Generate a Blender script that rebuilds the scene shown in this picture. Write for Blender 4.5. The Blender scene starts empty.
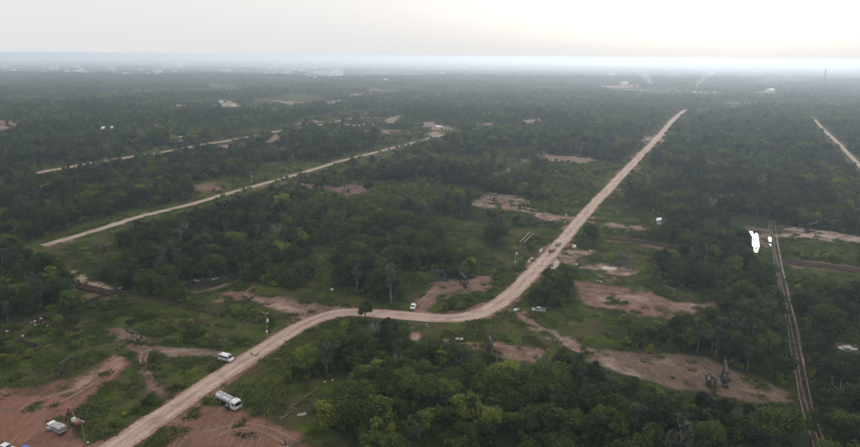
import bpy, math, random
import numpy as np
from mathutils import Matrix, Vector

# ------------------------------------------------------------------ camera, sky, sun, exposure
W0, H0 = 860.0, 447.0                    # photograph size; pixel positions below are in it
FOV, PITCH, ROLL, CAMZ = 70.0, 15.25, 0.47, 95.0
F = (W0 / 2) / math.tan(math.radians(FOV / 2))
sc = bpy.context.scene
cd = bpy.data.cameras.new('camera'); cam = bpy.data.objects.new('camera', cd)
sc.collection.objects.link(cam); sc.camera = cam
cd.sensor_fit = 'HORIZONTAL'; cd.angle = math.radians(FOV); cd.clip_start = 1.0; cd.clip_end = 90000.0
RM = Matrix.Rotation(math.radians(90 - PITCH), 3, 'X') @ Matrix.Rotation(math.radians(ROLL), 3, 'Z')
cam.matrix_world = Matrix.Translation((0, 0, CAMZ)) @ RM.to_4x4()
SUN_EL, SUN_AZ = 13.0, 26.0              # azimuth clockwise from the view direction (+Y)
wd = bpy.data.worlds.new('World'); sc.world = wd; wd.use_nodes = True
wn, wl = wd.node_tree.nodes, wd.node_tree.links
bg = wn['Background']; sky = wn.new('ShaderNodeTexSky'); sky.sky_type = 'NISHITA'; sky.sun_disc = False
sky.sun_elevation = math.radians(SUN_EL); sky.sun_rotation = math.radians(SUN_AZ)
sky.air_density = 1.0; sky.dust_density = 6.0; sky.ozone_density = 1.0
geo = wn.new('ShaderNodeNewGeometry'); sx = wn.new('ShaderNodeSeparateXYZ'); wl.new(geo.outputs['Incoming'], sx.inputs[0])
up = wn.new('ShaderNodeMapRange'); wl.new(sx.outputs[2], up.inputs[0])     # even overcast: brighter overhead than at the horizon
for i_, v_ in ((1, 0.0), (2, -1.0), (3, 1.0), (4, 1.45)): up.inputs[i_].default_value = v_
vc = wn.new('ShaderNodeVectorMath'); vc.operation = 'SCALE'; vc.inputs[0].default_value = (8.6, 8.6, 8.65); wl.new(up.outputs[0], vc.inputs[3])
veil = wn.new('ShaderNodeMix'); veil.data_type = 'RGBA'; veil.inputs[0].default_value = 0.84
hs = wn.new('ShaderNodeHueSaturation'); hs.inputs['Saturation'].default_value = 0.65; wl.new(sky.outputs[0], hs.inputs['Color']); wl.new(hs.outputs[0], veil.inputs[6]); wl.new(vc.outputs[0], veil.inputs[7]); wl.new(veil.outputs[2], bg.inputs[0]); bg.inputs[1].default_value = 0.1
sd = bpy.data.lights.new('sun', 'SUN'); sun = bpy.data.objects.new('sun', sd); sc.collection.objects.link(sun)
sd.energy = 2.0; sd.angle = math.radians(10); sd.color = (1.0, 0.94, 0.88)
ea, aa = math.radians(SUN_EL), math.radians(SUN_AZ)
sdir = Vector((math.sin(aa) * math.cos(ea), math.cos(aa) * math.cos(ea), math.sin(ea)))
sun.rotation_euler = (-sdir).to_track_quat('-Z', 'Y').to_euler()
sun.location = (0, 0, 300)
sc.view_settings.view_transform = 'Standard'; sc.view_settings.look = 'None'
sc.view_settings.exposure = 0.1; sc.view_settings.gamma = 1.0; sc.view_settings.use_curve_mapping = False
sc.render.engine = 'CYCLES'
cy = sc.cycles
cy.use_denoising = True
try: cy.denoiser = 'OPENIMAGEDENOISE'; cy.denoising_prefilter = 'ACCURATE'
except Exception: pass
cy.max_bounces = 6; cy.diffuse_bounces = 3; cy.glossy_bounces = 2; cy.transmission_bounces = 2
cy.volume_bounces = 2; cy.transparent_max_bounces = 8; cy.use_adaptive_sampling = False
HAZE = 0.00015

# ------------------------------------------------------------------ small maths
RI = np.array(RM)
def G(x, y):
    d = RI @ np.array([(x - W0 / 2) / F, -(y - H0 / 2) / F, -1.0])
    t = CAMZ / -d[2]
    return np.array([d[0] * t, d[1] * t])
def proj(X, Y, Z=0.0):
    p = np.stack([np.asarray(X, float), np.asarray(Y, float), np.asarray(Z, float) - CAMZ + 0 * np.asarray(X, float)])
    q = np.tensordot(RI.T, p, 1)
    w = np.maximum(-q[2], 1e-3)
    return W0 / 2 + F * q[0] / w, H0 / 2 - F * q[1] / w
def GL(pts): return np.array([G(*p) for p in pts])
def hash2(ix, iy, s):
    h = (ix * 374761393 + iy * 668265263 + s * 1274126177) & 0xffffffff
    h = ((h ^ (h >> 13)) * 1274126177) & 0xffffffff
    return ((h ^ (h >> 16)) & 0xffff) / 65535.0
def vnoise(x, y, sc_, seed=0, octs=2):
    out, amp, tot = 0, 1.0, 0
    for o in range(octs):
        u, v = np.asarray(x) / sc_ + 311.7 * o, np.asarray(y) / sc_ + 97.3 * o
        iu, iv = np.floor(u).astype(np.int64), np.floor(v).astype(np.int64)
        fu, fv = u - iu, v - iv
        fu, fv = fu * fu * (3 - 2 * fu), fv * fv * (3 - 2 * fv)
        a, b = hash2(iu, iv, seed + o), hash2(iu + 1, iv, seed + o)
        c, d = hash2(iu, iv + 1, seed + o), hash2(iu + 1, iv + 1, seed + o)
        out = out + amp * ((a * (1 - fu) + b * fu) * (1 - fv) + (c * (1 - fu) + d * fu) * fv)
        tot += amp; amp *= 0.5; sc_ *= 0.47
    return out / tot
def seg_dist(ax, ay, bx, by, X, Y):
    dx, dy = bx - ax, by - ay
    t = np.clip(((X - ax) * dx + (Y - ay) * dy) / max(dx * dx + dy * dy, 1e-9), 0, 1)
    return np.hypot(X - ax - t * dx, Y - ay - t * dy)
def poly_sdf(P, X, Y, margin):
    out = np.full(X.shape, 1e3)
    m = (X > P[:, 0].min() - margin) & (X < P[:, 0].max() + margin) & (Y > P[:, 1].min() - margin) & (Y < P[:, 1].max() + margin)
    if not m.any(): return out
    x, y = X[m], Y[m]
    d = np.full(x.shape, 1e9); ins = np.zeros(x.shape, bool)
    n = len(P)
    for i in range(n):
        ax, ay = P[i]; bx, by = P[(i + 1) % n]
        d = np.minimum(d, seg_dist(ax, ay, bx, by, x, y))
        if ay != by:
            c = (ay > y) != (by > y)
            ins ^= c & (x < (bx - ax) * (y - ay) / (by - ay) + ax)
    out[m] = np.where(ins, -d, d)
    return out
def line_dist(P, X, Y, margin):
    out = np.full(X.shape, 1e3)
    m = (X > P[:, 0].min() - margin) & (X < P[:, 0].max() + margin) & (Y > P[:, 1].min() - margin) & (Y < P[:, 1].max() + margin)
    if not m.any(): return out
    x, y = X[m], Y[m]; d = np.full(x.shape, 1e9)
    for i in range(len(P) - 1): d = np.minimum(d, seg_dist(*P[i], *P[i + 1], x, y))
    out[m] = d
    return out
def sstep(a, b, x):
    t = np.clip((x - a) / (b - a), 0, 1); return t * t * (3 - 2 * t)
def spline(P, step):
    P = np.asarray(P, float); out = []
    Q = np.vstack([2 * P[0] - P[1], P, 2 * P[-1] - P[-2]])
    for i in range(1, len(Q) - 2):
        p0, p1, p2, p3 = Q[i - 1:i + 3]
        n = max(2, int(np.linalg.norm(p2 - p1) / step))
        for k in range(n):
            t = k / n
            out.append(0.5 * (2 * p1 + (p2 - p0) * t + (2 * p0 - 5 * p1 + 4 * p2 - p3) * t * t + (3 * p1 - p0 - 3 * p2 + p3) * t ** 3))
    out.append(P[-1])
    return np.array(out)

# ------------------------------------------------------------------ land cover, read off the photograph
ROADS = [  # pixel centre line, width in metres
    ('main', [(60, 484), (108, 451), (160, 417), (213, 381), (250, 357), (292, 331), (318, 318.5), (345, 312.5), (380, 313.5), (430, 317.3), (455, 317.8), (475, 314.5),
              (492, 307.5), (507, 297), (520, 285.5), (534, 271), (554, 250), (568, 234), (580, 219.5), (597, 201), (615, 182), (641, 155), (661, 134), (673, 120), (685, 110)], 7.6),
    ('west', [(43, 245.5), (97, 230), (144, 215.5), (188, 205), (240, 190), (295, 175), (345, 160), (379, 151.5), (412, 143), (442, 135)], 5.6),
    ('northwest', [(18, 176.5), (53, 170), (110, 160), (160, 152.5), (204, 144.6), (237, 139), (256, 135.5), (292, 128.8), (316, 125.7), (334, 122), (356, 118.2), (390, 117.5)], 6.5),
    ('east', [(885, 192), (860, 165.8), (838, 143), (826, 132), (812, 117)], 4.6),
]
SOIL = [  # pixel polygon, paleness, redness
    ([(-30, 392), (0, 386), (30, 378), (70, 373), (100, 362), (118, 352), (122, 364), (106, 380), (98, 392), (76, 410), (66, 420), (76, 436), (92, 447), (60, 470), (-40, 470)], .30, 1.0),
    ([(100, 323), (130, 330), (150, 338), (166, 347), (220, 351), (216, 358), (175, 355), (152, 349), (142, 362), (150, 376), (170, 393), (162, 400), (148, 392), (136, 376), (134, 352), (118, 340)], .3, .35),
    ([(196, 408), (230, 412), (262, 420), (300, 432), (335, 447), (330, 470), (140, 470), (165, 445), (168, 425), (185, 414)], .25, .85),
    ([(212, 301), (222, 290), (250, 292), (280, 297), (310, 302), (336, 305), (344, 309), (315, 317), (292, 330), (278, 334), (288, 316), (268, 306), (240, 303)], .42, .55),
    ([(411, 310), (424, 291), (430, 282), (455, 281), (470, 281), (485, 272), (492, 279), (487, 291), (462, 295), (442, 300), (425, 312)], .45, .6),
    ([(466, 203), (477, 200.5), (487, 193.7), (517, 195.5), (536, 202), (523, 205.6), (533, 209), (556, 214.5), (577, 218), (568, 221.5), (541, 219.5), (532, 214.5), (505, 210.5), (489, 208.5)], .6, .6),
    ([(558, 252), (575, 249.5), (600, 251), (586, 258), (589, 262), (618, 266), (637, 270.5), (607, 280), (596, 278), (575, 266), (562, 262)], .6, .4),
    ([(574, 281), (600, 286), (633, 288), (653, 290), (675, 301), (714, 302), (713, 313), (681, 317), (642, 317), (620, 309), (600, 309), (575, 297)], .42, .65),
    ([(600, 352), (653, 354), (703, 357), (730, 370), (775, 382), (793, 391), (786, 400), (755, 404), (719, 394), (686, 391), (653, 384), (620, 374), (596, 362)], .16, .3),
    ([(406, 321), (424, 322), (422, 340), (414, 338)], .5, .9),
    ([(450, 339), (477, 341), (495, 342), (530, 345), (548, 350), (530, 362), (505, 358), (490, 349), (454, 346)], .42, .55),
    ([(278, 181), (315, 184), (334, 188), (350, 184), (366, 186), (366, 191), (352, 195), (336, 193), (315, 187.5), (281, 185)], .4, .35),
    ([(780, 227), (810, 228), (829, 230), (846, 235), (862, 235), (880, 237), (880, 243), (840, 241), (822, 238.5), (780, 237), (782, 234.5), (812, 233.5), (780, 231)], 1.2, .1),
    ([(744, 226), (770, 230), (773, 247), (764, 246), (759, 234)], .5, .1),
    ([(606, 222), (631, 225), (646, 226), (646, 230), (628, 229.5), (604, 226)], .6, .6),
    ([(784, 260), (812, 262), (862, 268), (880, 271), (880, 279), (830, 272), (785, 267)], .02, .4),
    ([(604, 236.5), (640, 240), (684, 247), (684, 251), (640, 246), (604, 241)], .02, .4),
    ([(74, 283), (98, 287), (116, 291), (112, 299), (92, 296), (74, 291)], .02, .2),
    ([(0, 120), (20, 121), (22, 127), (8, 131), (-10, 130)], .6, .5),
    ([(216, 145), (236, 144.5), (232, 150), (219, 151)], .5, .8),
    ([(264, 135), (280, 134.5), (282, 141), (266, 143)], .65, .3),
    ([(541, 155), (588, 157), (600, 160), (585, 163), (548, 161)], .6, .7),
    ([(429, 126), (441, 126.5), (441, 131), (430, 131)], .6, .7),
    ([(475, 122.5), (497, 123), (497, 125.5), (475, 125.5)], .7, .4),
    ([(522, 121), (537, 117.5), (541, 121), (528, 124)], .8, .4),
    ([(218, 101), (229, 100.5), (241, 106), (240, 109), (221, 107.5)], .8, .3),
    ([(174, 104.5), (184, 104), (184, 106.5), (174, 107)], .8, .3),
    ([(323, 102), (342, 99.5), (343, 102), (325, 105)], .8, .3),
    ([(348, 94), (362, 93), (364, 96), (350, 97.5)], .8, .2),
    ([(430, 132), (442, 132), (440, 136.5), (428, 139)], .7, .4),
    ([(190, 186), (212, 183), (228, 188), (205, 194)], .4, .5),
    ([(46, 254), (56, 254), (62, 260), (50, 262)], .6, .3),
    ([(455, 71), (500, 68.5), (502, 71), (460, 74)], .8, .2),
    ([(600, 86), (640, 84.5), (640, 87), (602, 89)], .7, .2),
    ([(690, 91), (718, 92), (716, 95), (690, 94)], .7, .2),
    ([(380, 122), (398, 115), (404, 117), (394, 124)], .75, .3),
]
GRASS = [  # open grass and low herbs
    [(60, 331), (100, 322), (150, 338), (142, 362), (118, 352), (100, 362), (70, 373), (30, 378), (0, 386), (-20, 386), (-20, 368), (20, 368), (50, 357), (88, 345), (95, 335)],
    [(100, 392), (122, 364), (136, 376), (150, 394), (120, 410), (80, 440), (66, 420)],
    [(226, 385), (262, 388), (300, 384), (322, 380), (352, 380), (352, 392), (318, 396), (310, 412), (325, 422), (350, 440), (362, 452), (330, 450), (300, 432), (262, 420), (230, 412), (215, 410), (214, 398)],
    [(402, 272), (432, 270), (430, 282), (424, 291), (411, 310), (396, 309), (404, 296), (400, 285)],
    [(425, 324), (470, 322), (500, 318), (515, 314), (530, 322), (548, 332), (566, 345), (548, 350), (500, 344), (454, 341), (426, 334)],
    [(514, 302), (528, 300), (535, 312), (560, 310), (580, 298), (600, 310), (618, 318), (608, 332), (620, 344), (600, 350), (575, 342), (548, 322), (526, 316)],
    [(440, 232), (460, 234), (480, 241), (500, 251), (519, 263), (515, 269), (495, 261), (475, 252), (455, 246)],
    [(430, 216), (480, 222), (520, 227), (559, 230), (552, 235.5), (520, 233.5), (480, 227.5), (430, 221.5)],
    [(507, 229), (530, 231), (536, 233), (524, 243), (506, 240)],
    [(600, 206), (620, 184), (628, 186), (618, 200), (622, 210), (650, 214), (660, 217), (659, 226), (631, 229), (600, 227), (590, 222)],
    [(606, 243), (643, 243), (655, 262), (650, 274), (635, 271), (610, 262), (598, 255)],
    [(590, 278), (607, 280), (640, 272), (665, 288), (653, 291), (633, 288), (600, 286), (575, 281), (570, 272)],
    [(653, 284), (680, 288), (712, 297), (715, 302), (675, 302)],
    [(487, 147), (524, 149), (520, 159), (500, 162), (482, 156)],
    [(400, 132), (430, 131), (442, 134), (412, 141), (398, 142)],
    [(263, 163), (300, 160), (312, 161), (323, 167), (297, 174), (267, 176), (252, 178)],
    [(196, 180), (240, 177), (254, 182), (225, 191), (196, 199)],
    [(317, 164), (345, 155), (375, 148), (380, 137), (404, 136), (412, 141), (380, 149), (345, 158.5)],
    [(330, 170), (352, 163), (378, 155), (400, 150), (392, 156), (370, 164), (356, 168), (340, 172)],
    [(246, 129), (300, 123), (303, 127), (256, 134), (230, 140), (204, 143), (198, 141), (232, 134)],
    [(316, 116), (350, 112), (358, 117), (334, 121.5), (318, 125)],
    [(360, 119.5), (388, 119.5), (384, 124), (345, 126), (340, 123)],
    [(36, 161), (64, 159), (62, 169), (30, 174)],
    [(126, 146), (168, 146), (168, 151), (140, 154)],
    [(44, 248), (75, 239), (97, 233), (108, 240), (122, 250), (112, 259), (95, 265), (82, 274), (60, 268), (47, 256)],
    [(40, 241), (70, 227), (100, 219), (140, 210), (180, 201), (188, 204), (144, 214), (97, 228), (48, 244)],
    [(112, 291), (130, 294), (170, 305), (226, 318), (262, 326), (252, 331), (215, 323), (170, 315), (128, 303)],
    [(205, 288), (222, 290), (212, 301), (226, 308), (215, 312), (200, 303)],
    [(225, 281), (260, 284), (290, 290), (300, 300), (280, 297), (250, 292), (222, 289)],
    [(306, 247), (333, 249), (332, 274), (325, 285), (300, 297), (287, 301), (282, 296), (300, 290), (320, 276)],
    [(330, 288), (350, 292), (400, 308.5), (400, 311), (345, 309), (325, 303), (312, 300)],
    [(352, 180), (369, 180), (372, 190), (366, 192), (345, 187)],
    [(100, 452), (130, 430), (150, 416), (165, 402), (172, 404), (150, 425), (140, 440), (120, 460)],
    [(250, 382), (300, 345), (316, 328), (345, 318), (352, 322), (325, 332), (305, 350), (285, 368), (268, 384)],
    [(780, 260), (800, 258), (862, 266), (862, 280), (830, 279), (785, 268)],
    [(600, 237), (640, 240), (682, 247), (680, 252), (640, 246), (600, 241)],
    [(745, 247), (770, 248), (778, 258), (755, 256)],
    [(782, 243), (815, 240), (860, 246), (860, 252), (800, 250)],
    [(495, 176), (517, 166), (548, 151), (552, 153), (520, 168), (500, 178)],
    [(812, 127), (820, 126), (842, 150), (866, 172), (860, 174), (830, 148)],
    [(842, 330), (868, 332), (868, 350), (845, 346)],
]
SCRUB = [  # bushes, no tall trees
    [(628, 178), (645, 166), (684, 169), (684, 186), (655, 190), (630, 197)],
    [(433, 155), (484, 157), (484, 174), (440, 172)],
    [(342, 199), (372, 192), (368, 212), (338, 211)],
    [(700, 196), (745, 194), (752, 206), (705, 208)],
    [(690, 318), (725, 318), (735, 330), (700, 332)],
    [(548, 162), (590, 163), (634, 164), (612, 182), (596, 198), (583, 209), (560, 208), (534, 192), (545, 175)],
    [(375, 185), (440, 180), (446, 200), (430, 215), (395, 222), (365, 212)],
    [(0, 326), (40, 318), (95, 318), (98, 332), (88, 345), (50, 357), (20, 368), (-20, 368), (-20, 330)],
    [(100, 306), (130, 303), (170, 315), (215, 323), (262, 332), (270, 338), (250, 348), (225, 352), (166, 347), (130, 330), (100, 320)],
    [(212, 301), (240, 303), (268, 306), (288, 316), (278, 330), (262, 326), (226, 318)],
    [(148, 360), (160, 356), (195, 358), (214, 362), (208, 378), (180, 394), (166, 392), (150, 376)],
    [(76, 436), (80, 405), (110, 390), (140, 393), (142, 410), (120, 432), (95, 447)],
    [(164, 420), (200, 398), (214, 396), (214, 408), (185, 414), (168, 425), (160, 445), (120, 462), (140, 440)],
    [(226, 385), (255, 372), (300, 340), (330, 326), (352, 322), (350, 334), (320, 352), (290, 376), (262, 388)],
    [(508, 234), (540, 232), (556, 236), (548, 252), (530, 262), (520, 268), (512, 256)],
    [(546, 250), (556, 255), (560, 262), (572, 268), (575, 280), (560, 278), (540, 275)],
    [(430, 300), (462, 295), (487, 291), (500, 280), (512, 278), (510, 290), (496, 303), (470, 311), (440, 312), (425, 312)],
    [(575, 225), (600, 228), (650, 230), (655, 238), (600, 237), (572, 236)],
    [(570, 238), (600, 242), (606, 246), (598, 252), (575, 249), (565, 246)],
    [(782, 250), (860, 252), (862, 264), (800, 258), (780, 258)],
    [(780, 237), (822, 239), (862, 243), (862, 246), (782, 243)],
    [(440, 185), (470, 188), (486, 194), (470, 200), (445, 200)],
    [(520, 205), (540, 203), (580, 212), (578, 217), (556, 214), (533, 209)],
]
WATER = [  # standing water, pixel outlines
    ('puddle', [(549, 270.6), (551, 267), (553.5, 264.5), (555, 261.5), (557.5, 259.8), (559.4, 262), (559, 265), (556.5, 267.5), (553.5, 270)], 'bright roadside puddle beside bushes, right of the two pickups'),
    ('puddle', [(601, 267), (605, 266.3), (612, 267.4), (620, 268.4), (616, 269.4), (609, 269.6), (604, 269.4)], 'long bright puddle on the muddy pad below the roadside pumpjack'),
    ('puddle', [(574.5, 264), (577, 263.2), (579.5, 264.3), (576, 265.4)], 'small puddle at left end of the grey muddy pad'),
    ('pond', [(749.5, 231.5), (753, 231), (757, 233.5), (758.5, 240), (759, 248), (757.5, 252), (754.5, 251.5), (752.5, 244), (751.5, 236)], 'bright elongated pond among trees left of the long pipe bundle'),
    ('puddle', [(768.6, 237.5), (770.5, 236.8), (772, 241), (771.6, 245.6), (769.4, 244)], 'narrow bright puddle touching the long pipe bundle'),
    ('puddle', [(527, 261.8), (529, 259.8), (531, 261), (529.5, 262.6)], 'nearest of the small ditch puddles left of main road'),
    ('puddle', [(529.8, 259.3), (532, 257), (533.2, 257.8), (531.4, 260)], 'middle one of the small ditch puddles left of main road'),
    ('puddle', [(539, 251.6), (541, 248.6), (542.8, 249), (540.8, 252)], 'farthest of the small ditch puddles left of main road'),
    ('pond', [(184, 284), (196, 279), (210, 279), (222, 277), (236, 275), (238, 279), (224, 284), (206, 289), (190, 291)], 'dark pond under tall trees above the yellow pumpjack pad'),
    ('puddle', [(837, 347), (845, 345.6), (860, 345), (866, 347), (858, 349.6), (844, 350)], 'grey puddle beside the big dark tree at right edge'),
    ('puddle', [(344, 124.2), (360, 123.6), (376, 124), (376, 125.4), (358, 125.8), (345, 125.4)], 'pale far pond below the end of the northern track'),
]
TRACKS = [  # side tracks, pixel centre line, width, paleness
    ([(516, 312), (529, 321.5), (554, 335), (586, 353.5), (612, 365), (640, 376)], 5.5, .55),
    ([(80, 270), (84, 277), (92, 281), (102, 284.5), (113, 287.5)], 3.2, .9),
    ([(220, 354), (196, 352), (166, 349)], 4.5, .5),
    ([(494, 176), (517.5, 165.5), (548, 150.5)], 5.0, .6),
    ([(593, 126.5), (605, 121)], 7.0, .8),
    ([(577, 220), (590, 222), (606, 224.5)], 5.0, .6),
    ([(290, 300), (312, 291), (326, 280), (331, 262)], 3.5, .12),
    ([(60, 392), (84, 380), (106, 367), (116, 357)], 3.0, .55),
    ([(600, 300), (640, 298), (680, 307), (708, 306)], 5.0, .6),
    ([(612, 365), (660, 362), (700, 372), (745, 388), (785, 396)], 5.0, .42),
    ([(200, 436), (225, 426), (255, 424), (285, 436)], 3.5, .35),
    ([(240, 300), (268, 302), (300, 311), (310, 316)], 3.0, .6),
]
for t in ROADS: pass
roadW = [(n, spline(GL(p), 3.0), w) for n, p, w in ROADS]
soilW = [(GL(p), a, r) for p, a, r in SOIL]
grassW = [GL(p) for p in GRASS]
scrubW = [GL(p) for p in SCRUB]
waterW = [(n, spline(np.vstack([GL(p), GL(p)[:1]]), 1.0)[:-1], l) for n, p, l in WATER]
trackW = [(spline(GL(p), 3.0), w, a) for p, w, a in TRACKS]
KEEP = [(*G(x_, y_), r_) for x_, y_, r_ in ((751, 224, 13), (757, 223, 14), (763, 226, 12), (560, 257, 3.5), (562, 253, 3.5), (556, 262, 3), (606, 262, 3), (614, 263, 3))]      # (x, y, radius): ground that must stay open and in view

def jitter(X, Y):
    s = np.clip(np.hypot(X, Y) / 250, .7, 4)
    return X + s * (9 * (vnoise(X, Y, 15, 5, 3) - .5) + 2.4 * (vnoise(X, Y, 4, 6) - .5)), Y + s * (9 * (vnoise(X, Y, 15, 9, 3) - .5) + 2.4 * (vnoise(X, Y, 4, 10) - .5))
def roaddist(X, Y):
    d = np.full(X.shape, 1e3)
    for n, P, w in roadW: d = np.minimum(d, line_dist(P, X, Y, 40) - w / 2)
    return d
def verge(n, Y):      # mown or grazed strip beside a road
    return 1.6 + 6.5 * sstep(300, 430, Y) if n == 'main' else (7.5 if n == 'west' else 2.5) + 0 * Y
def clearing(X, Y):
    """signed distance (m) to the nearest open ground: negative inside"""
    d = np.full(X.shape, 1e3)
    for n, P, w in roadW: d = np.minimum(d, line_dist(P, X, Y, 40) - w / 2 - verge(n, Y))
    for P, a, r in soilW: d = np.minimum(d, poly_sdf(P, X, Y, 15))
    for P in grassW: d = np.minimum(d, poly_sdf(P, X, Y, 15))
    for n, P, l in waterW: d = np.minimum(d, poly_sdf(P, X, Y, 15))
    for P, w, a in trackW: d = np.minimum(d, line_dist(P, X, Y, 15) - w / 2)
    for x, y, r in KEEP: d = np.minimum(d, np.hypot(X - x, Y - y) - r)
    return d
def scrubby(X, Y):
    d = np.full(X.shape, 1e3)
    for P in scrubW: d = np.minimum(d, poly_sdf(P, X, Y, 15))
    return d
def far_open(X, Y):   # scattered fields in the far woods
    r = np.hypot(X, Y)
    return (vnoise(X, Y, 150, 21, 3) > .655 - .03 * sstep(1500, 5000, r)) & (r > 640)

# ------------------------------------------------------------------ mesh and material helpers
COL = sc.collection
class MB:
    def __init__(s): s.v, s.f, s.m = [], [], []; s.M = Matrix()
    def add(s, vs, fs, m=0):
        o = len(s.v); s.v += [tuple(s.M @ Vector(v)) for v in vs]
        s.f += [tuple(o + i for i in f) for f in fs]; s.m += [m] * len(fs); return s
    def box(s, c, d, m=0, rz=0, ry=0):
        R = Matrix.Rotation(rz, 3, 'Z') @ Matrix.Rotation(ry, 3, 'Y')
        vs = [Vector(c) + R @ Vector((x * d[0] / 2, y * d[1] / 2, z * d[2] / 2)) for x in (-1, 1) for y in (-1, 1) for z in (-1, 1)]
        return s.add(vs, [(0, 1, 3, 2), (4, 6, 7, 5), (0, 4, 5, 1), (2, 3, 7, 6), (0, 2, 6, 4), (1, 5, 7, 3)], m)
    def prism(s, prof, y0, y1, m=0, inset=0.0, zc=None):
        """xz profile (counter-clockwise seen from -y) extruded along y; a chamfer narrows the side faces"""
        n = len(prof); cx = sum(p[0] for p in prof) / n; cz = sum(p[1] for p in prof) / n
        def ring(y, k): return [(cx + (p[0] - cx) * k, y, cz + (p[1] - cz) * k) for p in prof]
        if inset:
            rings = [ring(y0, 1 - inset), ring(y0 + inset * .6, 1), ring(y1 - inset * .6, 1), ring(y1, 1 - inset)]
        else: rings = [ring(y0, 1), ring(y1, 1)]
        vs = [p for r in rings for p in r]; fs = []
        for k in range(len(rings) - 1):
            for i in range(n):
                j = (i + 1) % n; a = k * n
                fs.append((a + i, a + j, a + n + j, a + n + i))
        fs.append(tuple(range(n - 1, -1, -1))); fs.append(tuple((len(rings) - 1) * n + i for i in range(n)))
        return s.add(vs, fs, m)
    def tube(s, pts, rad, n=6, m=0, cap=True):
        pts = [Vector(p) for p in pts]; vs, fs = [], []
        if not hasattr(rad, '__len__'): rad = [rad] * len(pts)
        up = Vector((0, 0, 1))
        for i, p in enumerate(pts):
            t = (pts[min(i + 1, len(pts) - 1)] - pts[max(i - 1, 0)]).normalized()
            u = t.cross(up)
            if u.length < 1e-3: u = t.cross(Vector((0, 1, 0)))
            u.normalize(); w = u.cross(t)
            for k in range(n):
                a = 2 * math.pi * k / n
                vs.append(p + (u * math.cos(a) + w * math.sin(a)) * rad[i])
        for i in range(len(pts) - 1):
            for k in range(n):
                k2 = (k + 1) % n
                fs.append((i * n + k, i * n + k2, (i + 1) * n + k2, (i + 1) * n + k))
        if cap:
            fs.append(tuple(range(n - 1, -1, -1))); fs.append(tuple((len(pts) - 1) * n + k for k in range(n)))
        return s.add(vs, fs, m)
    def lathe(s, prof, c, axis='X', n=16, m=0, sy=1.0):
        """profile of (t, r) turned round an axis through c"""
        vs, fs = [], []
        for t, r in prof:
            for k in range(n):
                a = 2 * math.pi * k / n; p = (r * math.cos(a) * sy, r * math.sin(a))
                q = {'X': (t, p[0], p[1]), 'Y': (p[0], t, p[1]), 'Z': (p[0], p[1], t)}[axis]
                vs.append((c[0] + q[0], c[1] + q[1], c[2] + q[2]))
        for i in range(len(prof) - 1):
            for k in range(n):
                k2 = (k + 1) % n; fs.append((i * n + k, i * n + k2, (i + 1) * n + k2, (i + 1) * n + k))
        fs.append(tuple(range(n - 1, -1, -1))); fs.append(tuple((len(prof) - 1) * n + k for k in range(n)))
        return s.add(vs, fs, m)
    def mesh(s, name, mats, smooth=False):
        me = bpy.data.meshes.new(name); me.from_pydata(s.v, [], s.f)
        for m in (mats if isinstance(mats, (list, tuple)) else [mats]): me.materials.append(m)
        if any(s.m): me.polygons.foreach_set('material_index', s.m)
        import bmesh as _b
        b = _b.new(); b.from_mesh(me); _b.ops.recalc_face_normals(b, faces=b.faces); b.to_mesh(me); b.free()
        if smooth:
            me.polygons.foreach_set('use_smooth', [True] * len(me.polygons))
            try: me.set_sharp_from_angle(angle=math.radians(40))
            except Exception: pass
        me.update(); return me
    def build(s, name, mats, parent=None, smooth=False):
        return link(name, s.mesh(name, mats, smooth), parent)
def link(name, data, parent=None):
    o = bpy.data.objects.new(name, data); COL.objects.link(o)
    if parent is not None: o.parent = parent
    return o
def tag(o, label, cat, group=None, kind=None):
    if label: o['label'] = label
    if cat: o['category'] = cat
    if group: o['group'] = group
    if kind: o['kind'] = kind
    return o
def thing(name, label, cat, loc=(0, 0, 0), rz=0, group=None, s=1.0):
    o = link(name, None); o.empty_display_size = .3
    o.location = (loc[0], loc[1], loc[2] if len(loc) > 2 else 0); o.rotation_euler = (0, 0, rz); o.scale = (s, s, s)
    return tag(o, label, cat, group)
def dup(root, loc, rz, label=None, s=1.0):
    def cp(o, par):
        c = o.copy(); COL.objects.link(c); c.parent = par
        for ch in list(o.children): cp(ch, c)
        return c
    r = cp(root, None); r.location = (loc[0], loc[1], loc[2] if len(loc) > 2 else 0); r.rotation_euler = (0, 0, rz); r.scale = (s, s, s)
    if label: r['label'] = label
    return r
def struct(o): o['kind'] = 'structure'; return o
MATS = {}
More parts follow.
